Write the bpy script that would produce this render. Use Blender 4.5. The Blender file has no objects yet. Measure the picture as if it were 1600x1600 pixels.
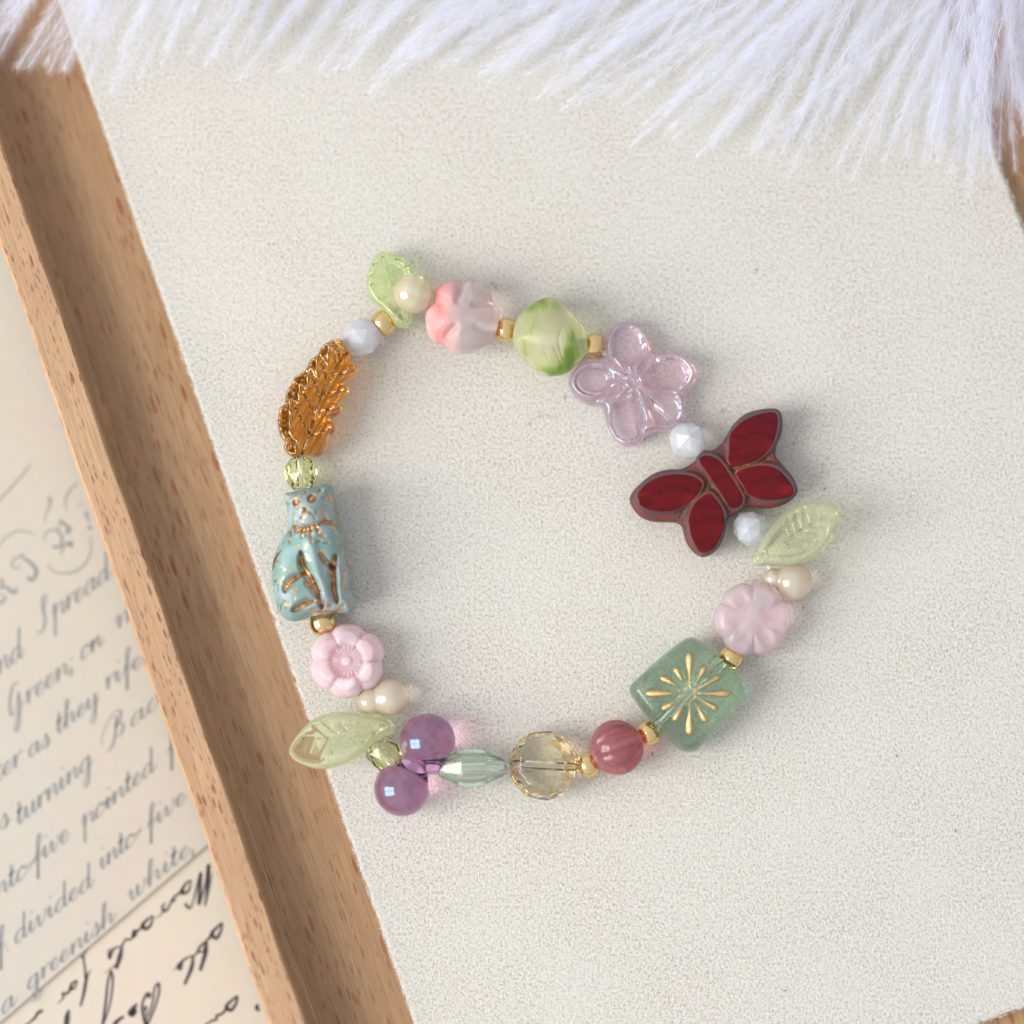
import bpy, bmesh, math, random
import numpy as np
from mathutils import Vector, Matrix
from mathutils.geometry import delaunay_2d_cdt

random.seed(7); rng = np.random.default_rng(11)
C = bpy.context.scene.collection
sc = bpy.context.scene
# one Blender unit = one centimetre
sc.unit_settings.scale_length = 0.01

# ------------------------------------------------------------------ camera
H = 40.0; TILT = math.radians(4.0); WID = 11.68
cam_d = bpy.data.cameras.new('camera'); cam = bpy.data.objects.new('camera', cam_d); C.objects.link(cam)
cam.location = (0, -H*math.sin(TILT), H*math.cos(TILT)); cam.rotation_euler = (TILT, 0, 0)
cam_d.sensor_fit = 'HORIZONTAL'; cam_d.sensor_width = 36; cam_d.lens = 36*H/WID
cam_d.clip_start = 0.5; cam_d.clip_end = 500
cam_d.dof.use_dof = True; cam_d.dof.focus_distance = H-0.3; cam_d.dof.aperture_fstop = 0.052
sc.camera = cam

# ------------------------------------------------------------------ world and window light
w = bpy.data.worlds.new('World'); sc.world = w; w.use_nodes = True
bg = w.node_tree.nodes['Background']; bg.inputs[1].default_value = 0.80
wN, wL = w.node_tree.nodes, w.node_tree.links
_tc = wN.new('ShaderNodeTexCoord'); _sp = wN.new('ShaderNodeSeparateXYZ'); wL.new(_tc.outputs['Generated'], _sp.inputs[0])
_mr = wN.new('ShaderNodeMapRange'); _mr.inputs[1].default_value = -1; _mr.inputs[2].default_value = 1; wL.new(_sp.outputs[0], _mr.inputs[0])
_cr = wN.new('ShaderNodeValToRGB'); wL.new(_mr.outputs[0], _cr.inputs[0]); wL.new(_cr.outputs[0], bg.inputs[0])      # room: pale near the window wall, dimmer across the room
_cr.color_ramp.elements[0].color = (1.0, 1.03, 1.12, 1); _cr.color_ramp.elements[1].color = (.52, .54, .60, 1)
WIN = Vector((-60, -16, 44)); wz = (WIN-Vector((0, 0, 0))).normalized()
wx = Vector((0, 1, 0)).cross(wz).normalized(); wy = wz.cross(wx)
Rw = Matrix((wx, wy, wz)).transposed().to_4x4()
for i, (a, b) in enumerate([(-1, -1), (-1, 1), (1, -1), (1, 1)]):      # four panes of one window
    ld = bpy.data.lights.new('window_pane_light', 'AREA'); ld.shape = 'RECTANGLE'; ld.size = 27; ld.size_y = 20
    ld.energy = 15600; ld.color = (1.0, 0.975, 0.94)
    lo = bpy.data.objects.new('window_pane_light', ld); C.objects.link(lo)
    lo.matrix_world = Matrix.Translation(WIN + wx*(a*14.5) + wy*(b*11.2)) @ Rw
sc.view_settings.view_transform = 'Standard'; sc.view_settings.look = 'None'
sc.view_settings.exposure = 0.31; sc.view_settings.gamma = 1
sc.cycles.max_bounces = 14; sc.cycles.transmission_bounces = 12; sc.cycles.transparent_max_bounces = 12
sc.cycles.caustics_refractive = True; sc.cycles.caustics_reflective = True; sc.cycles.blur_glossy = 0.3
sc.cycles.sample_clamp_indirect = 12

# ------------------------------------------------------------------ pixel -> place
ct, st = math.cos(TILT), math.sin(TILT)
def P(px, py, z=0.0):
    px = np.asarray(px, float); py = np.asarray(py, float)
    sx = (px-800)/1600*WID/H; sy = -(py-800)/1600*WID/H
    dx = sx; dy = sy*ct + st; dz = sy*st - ct
    t = (z - H*ct)/dz
    return np.stack([dx*t, -H*st + dy*t, np.zeros_like(dx)+z], -1)
CM = WID/1600            # cm per photo pixel at the pad

# ------------------------------------------------------------------ materials
def mat(name):
    m = bpy.data.materials.new(name); m.use_nodes = True
    return m, m.node_tree.nodes, m.node_tree.links, m.node_tree.nodes['Principled BSDF']
def setp(b, **k):
    for n, v in k.items():
        n = n.replace('_', ' ')
        b.inputs[n].default_value = v
def coord(N, kind='Object'):
    return N.new('ShaderNodeTexCoord').outputs[kind]
def noise(N, L, vec, scale, detail=4, rough=.55, dist=0):
    n = N.new('ShaderNodeTexNoise'); n.inputs['Scale'].default_value = scale; n.inputs['Detail'].default_value = detail
    n.inputs['Roughness'].default_value = rough; n.inputs['Distortion'].default_value = dist; L.new(vec, n.inputs['Vector']); return n.outputs['Fac']
def ramp(N, L, fac, stops):
    r = N.new('ShaderNodeValToRGB'); e = r.color_ramp.elements
    while len(e) < len(stops): e.new(0.5)
    for el, (p, c) in zip(e, stops):
        el.position = p; el.color = (c if len(c) == 4 else (*c, 1)) if hasattr(c, '__len__') else (c, c, c, 1)
    L.new(fac, r.inputs[0]); return r.outputs[0]
def mixc(N, L, f, a, b, mode='MIX'):
    m = N.new('ShaderNodeMix'); m.data_type = 'RGBA'; m.blend_type = mode
    for s, v in ((m.inputs[0], f), (m.inputs[6], a), (m.inputs[7], b)):
        if hasattr(v, 'links'): L.new(v, s)
        elif hasattr(v, '__len__'): s.default_value = (*v, 1) if len(v) == 3 else v
        else: s.default_value = v
    return m.outputs[2]
def bump(N, L, b, h, strength, dist):
    n = N.new('ShaderNodeBump'); n.inputs['Strength'].default_value = strength; n.inputs['Distance'].default_value = dist
    L.new(h, n.inputs['Height']); L.new(n.outputs[0], b.inputs['Normal']); return n
def mapping(N, L, vec, sc_=(1, 1, 1), rot=(0, 0, 0), loc=(0, 0, 0)):
    m = N.new('ShaderNodeMapping'); m.inputs['Scale'].default_value = sc_; m.inputs['Rotation'].default_value = rot; m.inputs['Location'].default_value = loc
    L.new(vec, m.inputs[0]); return m.outputs[0]
def attr(N, name):
    a = N.new('ShaderNodeAttribute'); a.attribute_name = name; return a.outputs['Fac']
def mathn(N, L, op, a, b=None, clamp=False):
    m = N.new('ShaderNodeMath'); m.operation = op; m.use_clamp = clamp
    for i, v in enumerate((a, b)):
        if v is None: continue
        if hasattr(v, 'links'): L.new(v, m.inputs[i])
        else: m.inputs[i].default_value = v
    return m.outputs[0]

def wood_mat(name, light, dark, fleck, seed, fs=1.0):
    m, N, L, b = mat(name)
    co = mapping(N, L, coord(N), (1, 1, 1), (0, 0, 0), (seed, seed*2.3, 0))
    wide = noise(N, L, mapping(N, L, co, (2.2, .25, 2.2)), 1.0, 3, .5, .4)
    fine = noise(N, L, mapping(N, L, co, (42, 1.6, 42)), 1.0, 5, .65)
    mid = noise(N, L, mapping(N, L, co, (9, .55, 9)), 1.0, 3, .6, .5)
    c = mixc(N, L, ramp(N, L, wide, [(.3, 0), (.7, 1)]), light, dark)
    c = mixc(N, L, ramp(N, L, mid, [(.4, .0), (.8, .35)]), c, tuple(x*.8 for x in dark))
    c = mixc(N, L, ramp(N, L, fine, [(.36, .8), (.6, 0)]), c, tuple(x*.62 for x in light))
    # ray flecks: short dark lens shapes along the grain
    v = N.new('ShaderNodeTexVoronoi'); v.inputs['Scale'].default_value = 1; v.inputs['Randomness'].default_value = 1
    wob = N.new('ShaderNodeTexNoise'); wob.inputs['Scale'].default_value = 3
    L.new(mapping(N, L, co, (21*fs, 4.6*fs, 21*fs)), v.inputs['Vector'])
    rad = mathn(N, L, 'MULTIPLY', mathn(N, L, 'SUBTRACT', N_sep(N, L, v.outputs['Color']), .30), .66)
    f = mathn(N, L, 'SUBTRACT', rad, v.outputs['Distance'])
    f = mathn(N, L, 'MULTIPLY', f, 7, True)
    v2 = N.new('ShaderNodeTexVoronoi'); v2.inputs['Scale'].default_value = 1
    L.new(mapping(N, L, co, (38*fs, 7*fs, 38*fs), (0, 0, 0), (3, 7, 1)), v2.inputs['Vector'])
    f2 = mathn(N, L, 'MULTIPLY', mathn(N, L, 'SUBTRACT', mathn(N, L, 'MULTIPLY', N_sep(N, L, v2.outputs['Color']), .42), v2.outputs['Distance']), 12, True)
    patch = ramp(N, L, noise(N, L, mapping(N, L, co, (1.5, .8, 1.5)), 1.0, 2), [(.36, .35), (.62, .95)])
    c = mixc(N, L, mathn(N, L, 'MULTIPLY', f, patch), c, fleck)
    c = mixc(N, L, mathn(N, L, 'MULTIPLY', f2, mathn(N, L, 'MULTIPLY', patch, .8)), c, fleck)
    L.new(c, b.inputs['Base Color']); setp(b, Roughness=.55, Specular_IOR_Level=.3)
    bump(N, L, b, mathn(N, L, 'SUBTRACT', fine, mathn(N, L, 'MULTIPLY', f2, .4)), .35, .012)
    return m
def N_sep(N, L, col):
    s = N.new('ShaderNodeSeparateColor'); L.new(col, s.inputs[0]); return s.outputs[0]

def glass(name, col, rough=.03, trans=1.0, ior=1.5, coat=0, film=0, subs=0, var=None, vs=3, bumpv=0, bs=20, filmior=1.6, vol=None, dens=1.0):
    m, N, L, b = mat(name)
    setp(b, Roughness=rough, IOR=ior, Transmission_Weight=trans)
    b.inputs['Base Color'].default_value = (*col, 1)
    if subs:
        b.inputs['Subsurface Weight'].default_value = subs; b.inputs['Subsurface Radius'].default_value = (.25, .2, .15); b.inputs['Subsurface Scale'].default_value = 1
    if film: b.inputs['Thin Film Thickness'].default_value = film; b.inputs['Thin Film IOR'].default_value = filmior
    if var:
        f = noise(N, L, coord(N), vs, 3, .5, .8)
        L.new(mixc(N, L, ramp(N, L, f, [(.4, 0), (.62, 1)]), col, var), b.inputs['Base Color'])
    if bumpv: bump(N, L, b, noise(N, L, coord(N), bs, 3), bumpv, .01)
    if vol:            # coloured through its thickness
        va = N.new('ShaderNodeVolumeAbsorption'); va.inputs[0].default_value = (*vol, 1); va.inputs[1].default_value = dens
        L.new(va.outputs[0], N['Material Output'].inputs['Volume'])
    return m

# suede
m_suede, N, L, b = mat('suede')
co = coord(N)
g1 = noise(N, L, co, 30, 4, .8); g2 = noise(N, L, mapping(N, L, co, (48, 28, 40), (0, 0, .5)), 1, 4, .75); big = noise(N, L, co, .7, 3)
c = ramp(N, L, g1, [(.34, (.38, .345, .27)), (.45, (.64, .605, .525)), (.55, (.79, .762, .695))])
c = mixc(N, L, ramp(N, L, g2, [(.34, .8), (.43, 0)]), c, (.28, .24, .19))
c = mixc(N, L, ramp(N, L, g2, [(.56, 0), (.66, .7)]), c, (.88, .87, .81))
c = mixc(N, L, ramp(N, L, big, [(.35, 0), (.65, .35)]), c, (.76, .74, .665), 'MIX')
L.new(c, b.inputs['Base Color']); setp(b, Roughness=.95, Specular_IOR_Level=.15, Sheen_Weight=.25, Sheen_Roughness=.5)
bump(N, L, b, mathn(N, L, 'ADD', g1, mathn(N, L, 'MULTIPLY', g2, .6)), .9, .03)
m_fibre, N, L, b = mat('suede_fibre'); setp(b, Base_Color=(.76, .74, .66, 1), Roughness=.9)
m_wood_top = wood_mat('beech_rail', (.55, .345, .195), (.46, .27, .145), (.22, .075, .035), 3, 1.0)
m_wood_in = wood_mat('beech_floor', (.49, .295, .155), (.42, .24, .12), (.28, .10, .035), 9, .62)
m_table, N, L, b = mat('table_top'); setp(b, Base_Color=(.5, .42, .33, 1), Roughness=.6)
def paper_mat(name, a, b_, s):
    m, N, L, b = mat(name); co = coord(N)
    f = noise(N, L, co, .6, 4); f2 = noise(N, L, co, 6, 4)
    c = mixc(N, L, ramp(N, L, f, [(.35, 0), (.65, 1)]), a, b_)
    c = mixc(N, L, ramp(N, L, f2, [(.45, 0), (.75, .25)]), c, tuple(x*.86 for x in a))
    L.new(c, b.inputs['Base Color']); setp(b, Roughness=.75, Specular_IOR_Level=.25); bump(N, L, b, noise(N, L, co, 40, 3), .2, .004); return m
m_paper1 = paper_mat('paper_grey', (.49, .46, .385), (.51, .445, .375), 1)
m_paper2 = paper_mat('paper_cream', (.54, .49, .395), (.565, .48, .39), 2)
m_ink1, N, L, b = mat('grey_ink'); setp(b, Base_Color=(.19, .215, .225, 1), Roughness=.7)
m_ink2, N, L, b = mat('black_ink'); setp(b, Base_Color=(.035, .025, .035, 1), Roughness=.5)
m_feather, N, L, b = mat('feather_white'); setp(b, Base_Color=(.86, .88, .97, 1), Roughness=.6, Specular_IOR_Level=.3)
tl = N.new('ShaderNodeBsdfTranslucent'); tl.inputs[0].default_value = (.92, .93, .99, 1)
mx = N.new('ShaderNodeMixShader'); mx.inputs[0].default_value = .45
L.new(b.outputs[0], mx.inputs[1]); L.new(tl.outputs[0], mx.inputs[2]); L.new(mx.outputs[0], N['Material Output'].inputs[0])
m_gold, N, L, b = mat('gold'); setp(b, Base_Color=(.84, .60, .27, 1), Metallic=1, Roughness=.10)
bump(N, L, b, noise(N, L, coord(N), 7, 3), .35, .03)
m_cord = glass('clear_cord', (.95, .95, .95), .1, .8)
m_pearl, N, L, b = mat('champagne_pearl')
lw = N.new('ShaderNodeLayerWeight'); lw.inputs[0].default_value = .45
f = noise(N, L, coord(N), 5, 3, .5, 1)
c = mixc(N, L, ramp(N, L, f, [(.35, 0), (.65, 1)]), (.97, .82, .66), (.95, .88, .80))
c = mixc(N, L, lw.outputs['Facing'], c, (.92, .70, .42)); L.new(c, b.inputs['Base Color'])
setp(b, Roughness=.18, Transmission_Weight=.66, IOR=1.4, Coat_Weight=1, Coat_Roughness=.02, Subsurface_Weight=.4, Subsurface_Scale=.3)
m_opal = glass('opal_glass', (1, .98, .99), .13, .62, 1.45, 0, 225, subs=.7, filmior=1.6)
m_leafg = glass('green_leaf_glass', (.99, 1.0, .88), .015, .92, 1.5, vol=(.84, .97, .12), dens=1.2)
m_leafg2 = glass('green_leaf_glass_milky', (.94, 1.0, .74), .03, .87, 1.5, vol=(.72, .96, 0), dens=1.4)
m_olive = glass('olive_crystal', (1, 1, .97), .01, 1, 1.52, vol=(.80, .87, .08), dens=2.0)
m_purple = glass('purple_luster', (1, .88, .95), .02, .99, 1.5, 0, 205, var=(.97, .80, .90), vs=4, filmior=1.7, vol=(.76, .20, .56), dens=1.0)
m_lantern = glass('sage_luster', (.95, 1, .95), .02, .9, 1.55, 0, 0, vol=(.5, .74, .38), dens=1.2)
m_coin = glass('champagne_crystal', (1, 1, .99), .01, 1, 1.5, vol=(.95, .84, .44), dens=1.0)
m_coinedge = glass('amber_picasso', (.80, .48, .14), .04, .95, 1.5, 0, 0, var=(.97, .86, .60), vs=8)
m_red = glass('cranberry_glass', (.86, .42, .44), .08, .82, 1.45, 0, 0, subs=.6, var=(.74, .30, .33), vs=6, vol=(.80, .30, .34), dens=1.5)
m_tile = glass('sage_tile_glass', (.97, 1, .97), .01, .98, 1.5, 0, 0, var=(.80, .93, .82), vs=6, vol=(.42, .72, .42), dens=.95, bumpv=.12, bs=4)
m_tube = glass('milky_core', (.85, .9, .86), .25, .6, 1.3)
m_pinkc = glass('pink_clear_flower', (1, .84, .88), .02, .88, 1.5, 0, 212, filmior=1.75, vol=(.98, .68, .78), dens=.6)
m_frostpink = glass('frosted_pink', (.96, .66, .70), .30, .42, 1.4, 0, 0, subs=.7, var=(.93, .76, .78), vs=4)
m_frostpink2 = glass('frosted_pink_back', (1, .76, .80), .20, .74, 1.38, 0, 0, subs=.7, var=(.98, .84, .85), vs=5)

# tulip bead: coral on one end
m_tulip, N, L, b = mat('coral_to_clear_frosted')
sx = N.new('ShaderNodeSeparateXYZ'); L.new(coord(N), sx.inputs[0])
f = mathn(N, L, 'ADD', sx.outputs[0], mathn(N, L, 'MULTIPLY', noise(N, L, coord(N), 6, 2), .16))
c = ramp(N, L, mathn(N, L, 'ADD', f, .5), [(.16, (.95, .62, .64)), (.32, (.90, .36, .32)), (.45, (.94, .60, .57)), (.60, (.97, .88, .87))])
L.new(c, b.inputs['Base Color']); L.new(ramp(N, L, mathn(N, L, 'ADD', f, .5), [(.35, .35), (.6, .80)]), b.inputs['Transmission Weight']); setp(b, Roughness=.25, Transmission_Weight=.55, IOR=1.33, Subsurface_Weight=.5, Subsurface_Scale=.3)
# green nugget
m_nugget, N, L, b = mat('green_swirl_frosted')
f = noise(N, L, mapping(N, L, coord(N), (1, .55, 1), (0, 0, .35), (.3, .15, 0)), 3.3, 2, .5, .5)
c = ramp(N, L, f, [(.40, (.82, .81, .56)), (.53, (.74, .77, .42)), (.61, (.50, .61, .19)), (.72, (.24, .42, .08))])
L.new(c, b.inputs['Base Color']); setp(b, Roughness=.27, Transmission_Weight=.66, IOR=1.35, Subsurface_Weight=.5, Subsurface_Scale=.3)
# amber leaf with gold wash
def mixshader(m, N, L, b, fac, goldcol, rough, bumpscale=60):
    g = N.new('ShaderNodeBsdfPrincipled'); L.new(ramp(N, L, noise(N, L, coord(N), 19, 4, .7), [(.36, tuple(q*.38 for q in goldcol)), (.56, goldcol)]), g.inputs['Base Color']); g.inputs['Metallic'].default_value = 1; g.inputs['Roughness'].default_value = rough
    bn = N.new('ShaderNodeBump'); bn.inputs['Strength'].default_value = .6; bn.inputs['Distance'].default_value = .012
    L.new(noise(N, L, coord(N), bumpscale, 3), bn.inputs['Height']); L.new(bn.outputs[0], g.inputs['Normal'])
    x = N.new('ShaderNodeMixShader'); L.new(fac, x.inputs[0]); L.new(b.outputs[0], x.inputs[1]); L.new(g.outputs[0], x.inputs[2])
    L.new(x.outputs[0], N['Material Output'].inputs[0]); return g
m_amber, N, L, b = mat('amber_gold_wash')
f = noise(N, L, coord(N), 5, 3, .5, .6)
L.new(ramp(N, L, f, [(.35, (1, .52, .07)), (.65, (1.0, .72, .18))]), b.inputs['Base Color'])
setp(b, Roughness=.02, Transmission_Weight=.95, IOR=1.5)
va = N.new('ShaderNodeVolumeAbsorption'); va.inputs[0].default_value = (.98, .80, 0, 1); va.inputs[1].default_value = 3.5; L.new(va.outputs[0], N['Material Output'].inputs['Volume'])
fac = mathn(N, L, 'ADD', attr(N, 'gold'), mathn(N, L, 'MULTIPLY', mathn(N, L, 'SUBTRACT', noise(N, L, coord(N), 26, 4, .7), .5), 1.3))
fac = ramp(N, L, mathn(N, L, 'MULTIPLY', fac, ramp(N, L, attr(N, 'gold'), [(.03, 0), (.15, 1)])), [(.38, 0), (.5, 1)])
mixshader(m_amber, N, L, b, fac, (.66, .42, .20), .24, 40)
# cat
m_cat, N, L, b = mat('turquoise_bronze_wash')
f = noise(N, L, coord(N), 3.2, 2, .5, .6)
L.new(ramp(N, L, f, [(.38, (.19, .33, .29)), (.60, (.29, .40, .42))]), b.inputs['Base Color'])
setp(b, Roughness=.5, Subsurface_Weight=.25, Subsurface_Scale=.15, Specular_IOR_Level=.38)
v = N.new('ShaderNodeTexVoronoi'); v.feature = 'DISTANCE_TO_EDGE'; v.inputs['Scale'].default_value = 5.5
wn = N.new('ShaderNodeTexNoise'); wn.inputs['Scale'].default_value = 9; wn.inputs['Detail'].default_value = 5; L.new(coord(N), wn.inputs['Vector'])
L.new(mixc(N, L, .16, coord(N), wn.outputs['Color']), v.inputs['Vector'])
crack = mathn(N, L, 'LESS_THAN', v.outputs['Distance'], .022)
crackpatch = mathn(N, L, 'GREATER_THAN', noise(N, L, coord(N), 3.4, 3, .6), .45)
spk = mathn(N, L, 'GREATER_THAN', noise(N, L, coord(N), 17, 3, .6), .65)
crack = mathn(N, L, 'MAXIMUM', mathn(N, L, 'MULTIPLY', crack, crackpatch), spk)
fac = mathn(N, L, 'ADD', attr(N, 'gold'), mathn(N, L, 'MULTIPLY', mathn(N, L, 'SUBTRACT', noise(N, L, coord(N), 22, 4, .7), .5), 1.5))
fac = mathn(N, L, 'MULTIPLY', fac, ramp(N, L, attr(N, 'gold'), [(.03, 0), (.15, 1)]))
fac = mathn(N, L, 'GREATER_THAN', fac, .42)
fac = mathn(N, L, 'MAXIMUM', fac, crack)
mixshader(m_cat, N, L, b, fac, (.74, .48, .26), .33, 45)
# butterfly
m_bfly, N, L, b = mat('weathered_red_edge')
f = noise(N, L, coord(N), 9, 5, .7); f2 = noise(N, L, coord(N), 30, 4, .7)
edge = attr(N, 'gold')
c = mixc(N, L, ramp(N, L, f, [(.4, 0), (.6, 1)]), (.19, .028, .02), (.08, .04, .032))
c = mixc(N, L, mathn(N, L, 'MULTIPLY', edge, ramp(N, L, f2, [(.3, .5), (.55, 1)])), c, (.075, .058, .066))
c = mixc(N, L, mathn(N, L, 'MULTIPLY', attr(N, 'seam'), ramp(N, L, f2, [(.38, 0), (.6, .9)])), c, (.16, .145, .07))
L.new(c, b.inputs['Base Color']); setp(b, Roughness=.5, Specular_IOR_Level=.4); bump(N, L, b, f2, .5, .02)
m_panel, N, L, b = mat('oxblood_glass')
f = noise(N, L, mapping(N, L, coord(N), (1.2, 5, 1), (0, 0, -.5)), 1.6, 3, .5, .8)
L.new(ramp(N, L, f, [(.35, (.075, .002, .004)), (.55, (.12, .003, .005)), (.72, (.20, .008, .005))]), b.inputs['Base Color'])
setp(b, Roughness=.06, Specular_IOR_Level=.22)

# ------------------------------------------------------------------ object helpers
def empty(name, loc, label=None, cat=None, group=None, rot=0):
    o = bpy.data.objects.new(name, None); C.objects.link(o); o.location = loc; o.rotation_euler = (0, 0, rot); o.empty_display_size = .2
    if label: o['label'] = label
    if cat: o['category'] = cat
    if group: o['group'] = group
    return o
def link(name, me, m, parent=None, loc=(0, 0, 0), label=None, smooth=True, ploc=None):
    o = bpy.data.objects.new(name, me); C.objects.link(o)
    if m is not None and not me.materials: me.materials.append(m)
    o.location = Vector(loc)
    if parent is not None:
        o.parent = parent
        base = Vector((0, 0, 0)); q = parent
        while q is not None: base += q.location; q = q.parent
        o.location = Vector(loc) - base
    if label: o['label'] = label
    if smooth is not None: me.polygons.foreach_set('use_smooth', [smooth]*len(me.polygons))
    return o
def mesh(name, v, f):
    me = bpy.data.meshes.new(name); me.from_pydata([tuple(map(float, p)) for p in v], [], f); me.update(); return me
def cr(pts, n=8, closed=False):
    p = np.array(pts, float)
    if len(p) < 3 and not closed:
        t = np.linspace(0, 1, n*max(1, len(p)-1)+1)[:, None]; return p[0]*(1-t)+p[-1]*t
    if closed: q = np.vstack([p[-1], p, p[0], p[1]])
    else: q = np.vstack([2*p[0]-p[1], p, 2*p[-1]-p[-2]])
    out = []
    for i in range(1, len(q)-2):
        a, b_, c_, d = q[i-1:i+3]
        for t in np.linspace(0, 1, n, endpoint=False):
            out.append(.5*((2*b_)+(-a+c_)*t+(2*a-5*b_+4*c_-d)*t*t+(-a+3*b_-3*c_+d)*t**3))
    if not closed: out.append(q[-2])
    return np.array(out)
def resample(pl, step, closed=True):
    p = np.vstack([pl, pl[:1]]) if closed else pl
    d = np.r_[0, np.cumsum(np.linalg.norm(np.diff(p, axis=0), axis=1))]
    n = max(8, int(d[-1]/step)); t = np.linspace(0, d[-1], n+1)
    if closed: t = t[:-1]
    return np.stack([np.interp(t, d, p[:, 0]), np.interp(t, d, p[:, 1])], -1)
def dist_poly(pts, pl, closed=False):
    a = pl if closed else pl[:-1]; b_ = np.roll(pl, -1, 0) if closed else pl[1:]
    out = np.full(len(pts), 1e9)
    for s in range(0, len(pts), 4000):
        q = pts[s:s+4000, None, :]; ab = (b_-a)[None]; t = np.clip(((q-a[None])*ab).sum(-1)/np.maximum((ab**2).sum(-1), 1e-9), 0, 1)
        out[s:s+4000] = np.sqrt((((a[None]+t[..., None]*ab)-q)**2).sum(-1)).min(1)
    return out
def inside(pts, pl):
    x, y = pts[:, 0], pts[:, 1]; r = np.zeros(len(pts), bool); j = len(pl)-1
    for i in range(len(pl)):
        xi, yi = pl[i]; xj, yj = pl[j]
        if yi != yj:
            c_ = ((yi > y) != (yj > y)) & (x < (xj-xi)*(y-yi)/(yj-yi)+xi); r ^= c_
        j = i
    return r
def sm(x, a, b_):
    t = np.clip((x-a)/(b_-a), 0, 1); return t*t*(3-2*t)
def groove(pts, pl, w_, n=8, smooth=True):
    """1 on the line, falling to 0 at w_ pixels"""
    q = cr(pl, n) if smooth else np.array(pl, float)
    return 1-sm(dist_poly(pts, q), 0, w_)
def tgroove(pts, pl, w_, n=8):
    q = cr(pl, n); t = np.linspace(0, 1, len(q)); ww = w_*(.42+.75*np.sin(np.pi*np.clip(t, 0, 1))**.7); out = np.zeros(len(pts))
    near = dist_poly(pts, q) < w_*1.3; P_ = pts[near]
    a, b_ = q[:-1], q[1:]; ab = b_-a; tt = np.clip(((P_[:, None]-a[None])*ab[None]).sum(-1)/np.maximum((ab**2).sum(-1), 1e-9), 0, 1)
    dd = np.sqrt((((a[None]+tt[..., None]*ab[None])-P_[:, None])**2).sum(-1))/(ww[:-1]*(1-tt)+ww[1:]*tt)
    out[near] = 1-sm(dd.min(1), 0, 1) if len(P_) else 0
    return out
def Z(k, pts):      # zoom crop -> photo pixels
    s, ox, oy = k; p = np.array(pts, float); return p/s+np.array([ox, oy])

def relief(name, outline, m, zmid, T, B, wr, feat=None, bfeat=None, step=2.0, closed_smooth=6, parent=None, label=None, attrs=None, rot=None, zfun=None, smooth=True, holes=()):
    """puffy solid over a pixel outline; T/B = half thickness up/down (cm), wr = width of the rounded rim (px)"""
    o = cr(outline, closed_smooth, True) if closed_smooth else np.array(outline, float)
    o = resample(o, step)
    mn, mx_ = o.min(0), o.max(0); pts = []
    ys = np.arange(mn[1], mx_[1], step*.866)
    for i, y in enumerate(ys):
        xs = np.arange(mn[0]+(i % 2)*step*.5, mx_[0], step); pts.append(np.stack([xs, np.full_like(xs, y)], -1))
    pts = np.vstack(pts); pts = pts[inside(pts, o)]; d = dist_poly(pts, o, True); pts = pts[d > step*1.25]
    # inset rings for a clean rim
    t = np.roll(o, -1, 0)-np.roll(o, 1, 0); nn = np.stack([-t[:, 1], t[:, 0]], -1); nn /= np.linalg.norm(nn, axis=1)[:, None]+1e-9
    if not inside(o[:1]+nn[:1]*step*.5, o)[0]: nn = -nn
    rings = []
    for q in (.12, .45, .9):
        r = o+nn*step*q; ok = inside(r, o) & (dist_poly(r, o, True) > step*q*.8); rings.append(r[ok])
    allp = np.vstack([o]+rings+[pts]); n0 = len(o)
    vv, ee, ff, *_ = delaunay_2d_cdt([Vector(p) for p in allp], [(i, (i+1) % n0) for i in range(n0)], [], 1, 1e-5)
    V = np.array([tuple(p) for p in vv]); F = [tuple(f) for f in ff]
    d = dist_poly(V, o, True); d[d < step*.02] = 0
    prof = np.sqrt(np.clip(1-(1-np.clip(d/wr, 0, 1))**2, 0, 1))
    zt = T*prof; zb = -B*prof
    if feat is not None: zt = zt+feat(V, d)*np.clip(d/(wr*.35), 0, 1)
    if bfeat is not None: zb = zb+bfeat(V, d)*np.clip(d/(wr*.35), 0, 1)
    base = zmid if zfun is None else zmid+zfun(V)
    W = P(V[:, 0], V[:, 1], zmid)
    n = len(V); rim = d == 0
    top = np.c_[W[:, :2], base+zt]; bot = np.c_[W[:, :2], base+zb]
    idx = np.arange(n)+n; idx[rim] = np.arange(n)[rim]
    # compact bottoms
    keep = np.where(~rim)[0]; mp = {int(k): n+i for i, k in enumerate(keep)}
    bi = [mp.get(i, i) for i in range(n)]
    verts = np.vstack([top, bot[keep]])
    a = V[F[0][1]]-V[F[0][0]]; c_ = V[F[0][2]]-V[F[0][0]]
    flip = (a[0]*c_[1]-a[1]*c_[0]) > 0          # pixel y runs down
    faces = []
    for f in F:
        if len(f) > 3 or len(set(f)) < 3: pass
        up = f[::-1] if flip else f
        faces.append(up); faces.append(tuple(bi[i] for i in up[::-1]))
    cen = np.array([verts[:, 0].mean(), verts[:, 1].mean(), zmid]); verts = verts-cen
    for h in holes:                         # air channel inside the glass (normals inward)
        hv, hf = tube_geo([(*P(h[0][0], h[0][1], h[2])[:2], h[2]), (*P(h[1][0], h[1][1], h[2])[:2], h[2])], h[3], 12, caps=True)
        k0 = len(verts); verts = np.vstack([verts, np.array(hv)-cen]); faces += [tuple(i+k0 for i in f[::-1]) for f in hf]
    me = mesh(name, verts, faces)
    for an, fn in (attrs or {}).items():
        v_ = np.zeros(len(verts)); av = fn(V, d); v_[:n] = av; v_[n:n+len(keep)] = 0
        at = me.attributes.new(an, 'FLOAT', 'POINT'); at.data.foreach_set('value', v_.astype(np.float32))
    return link(name, me, m, parent, cen, label, smooth)

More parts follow.
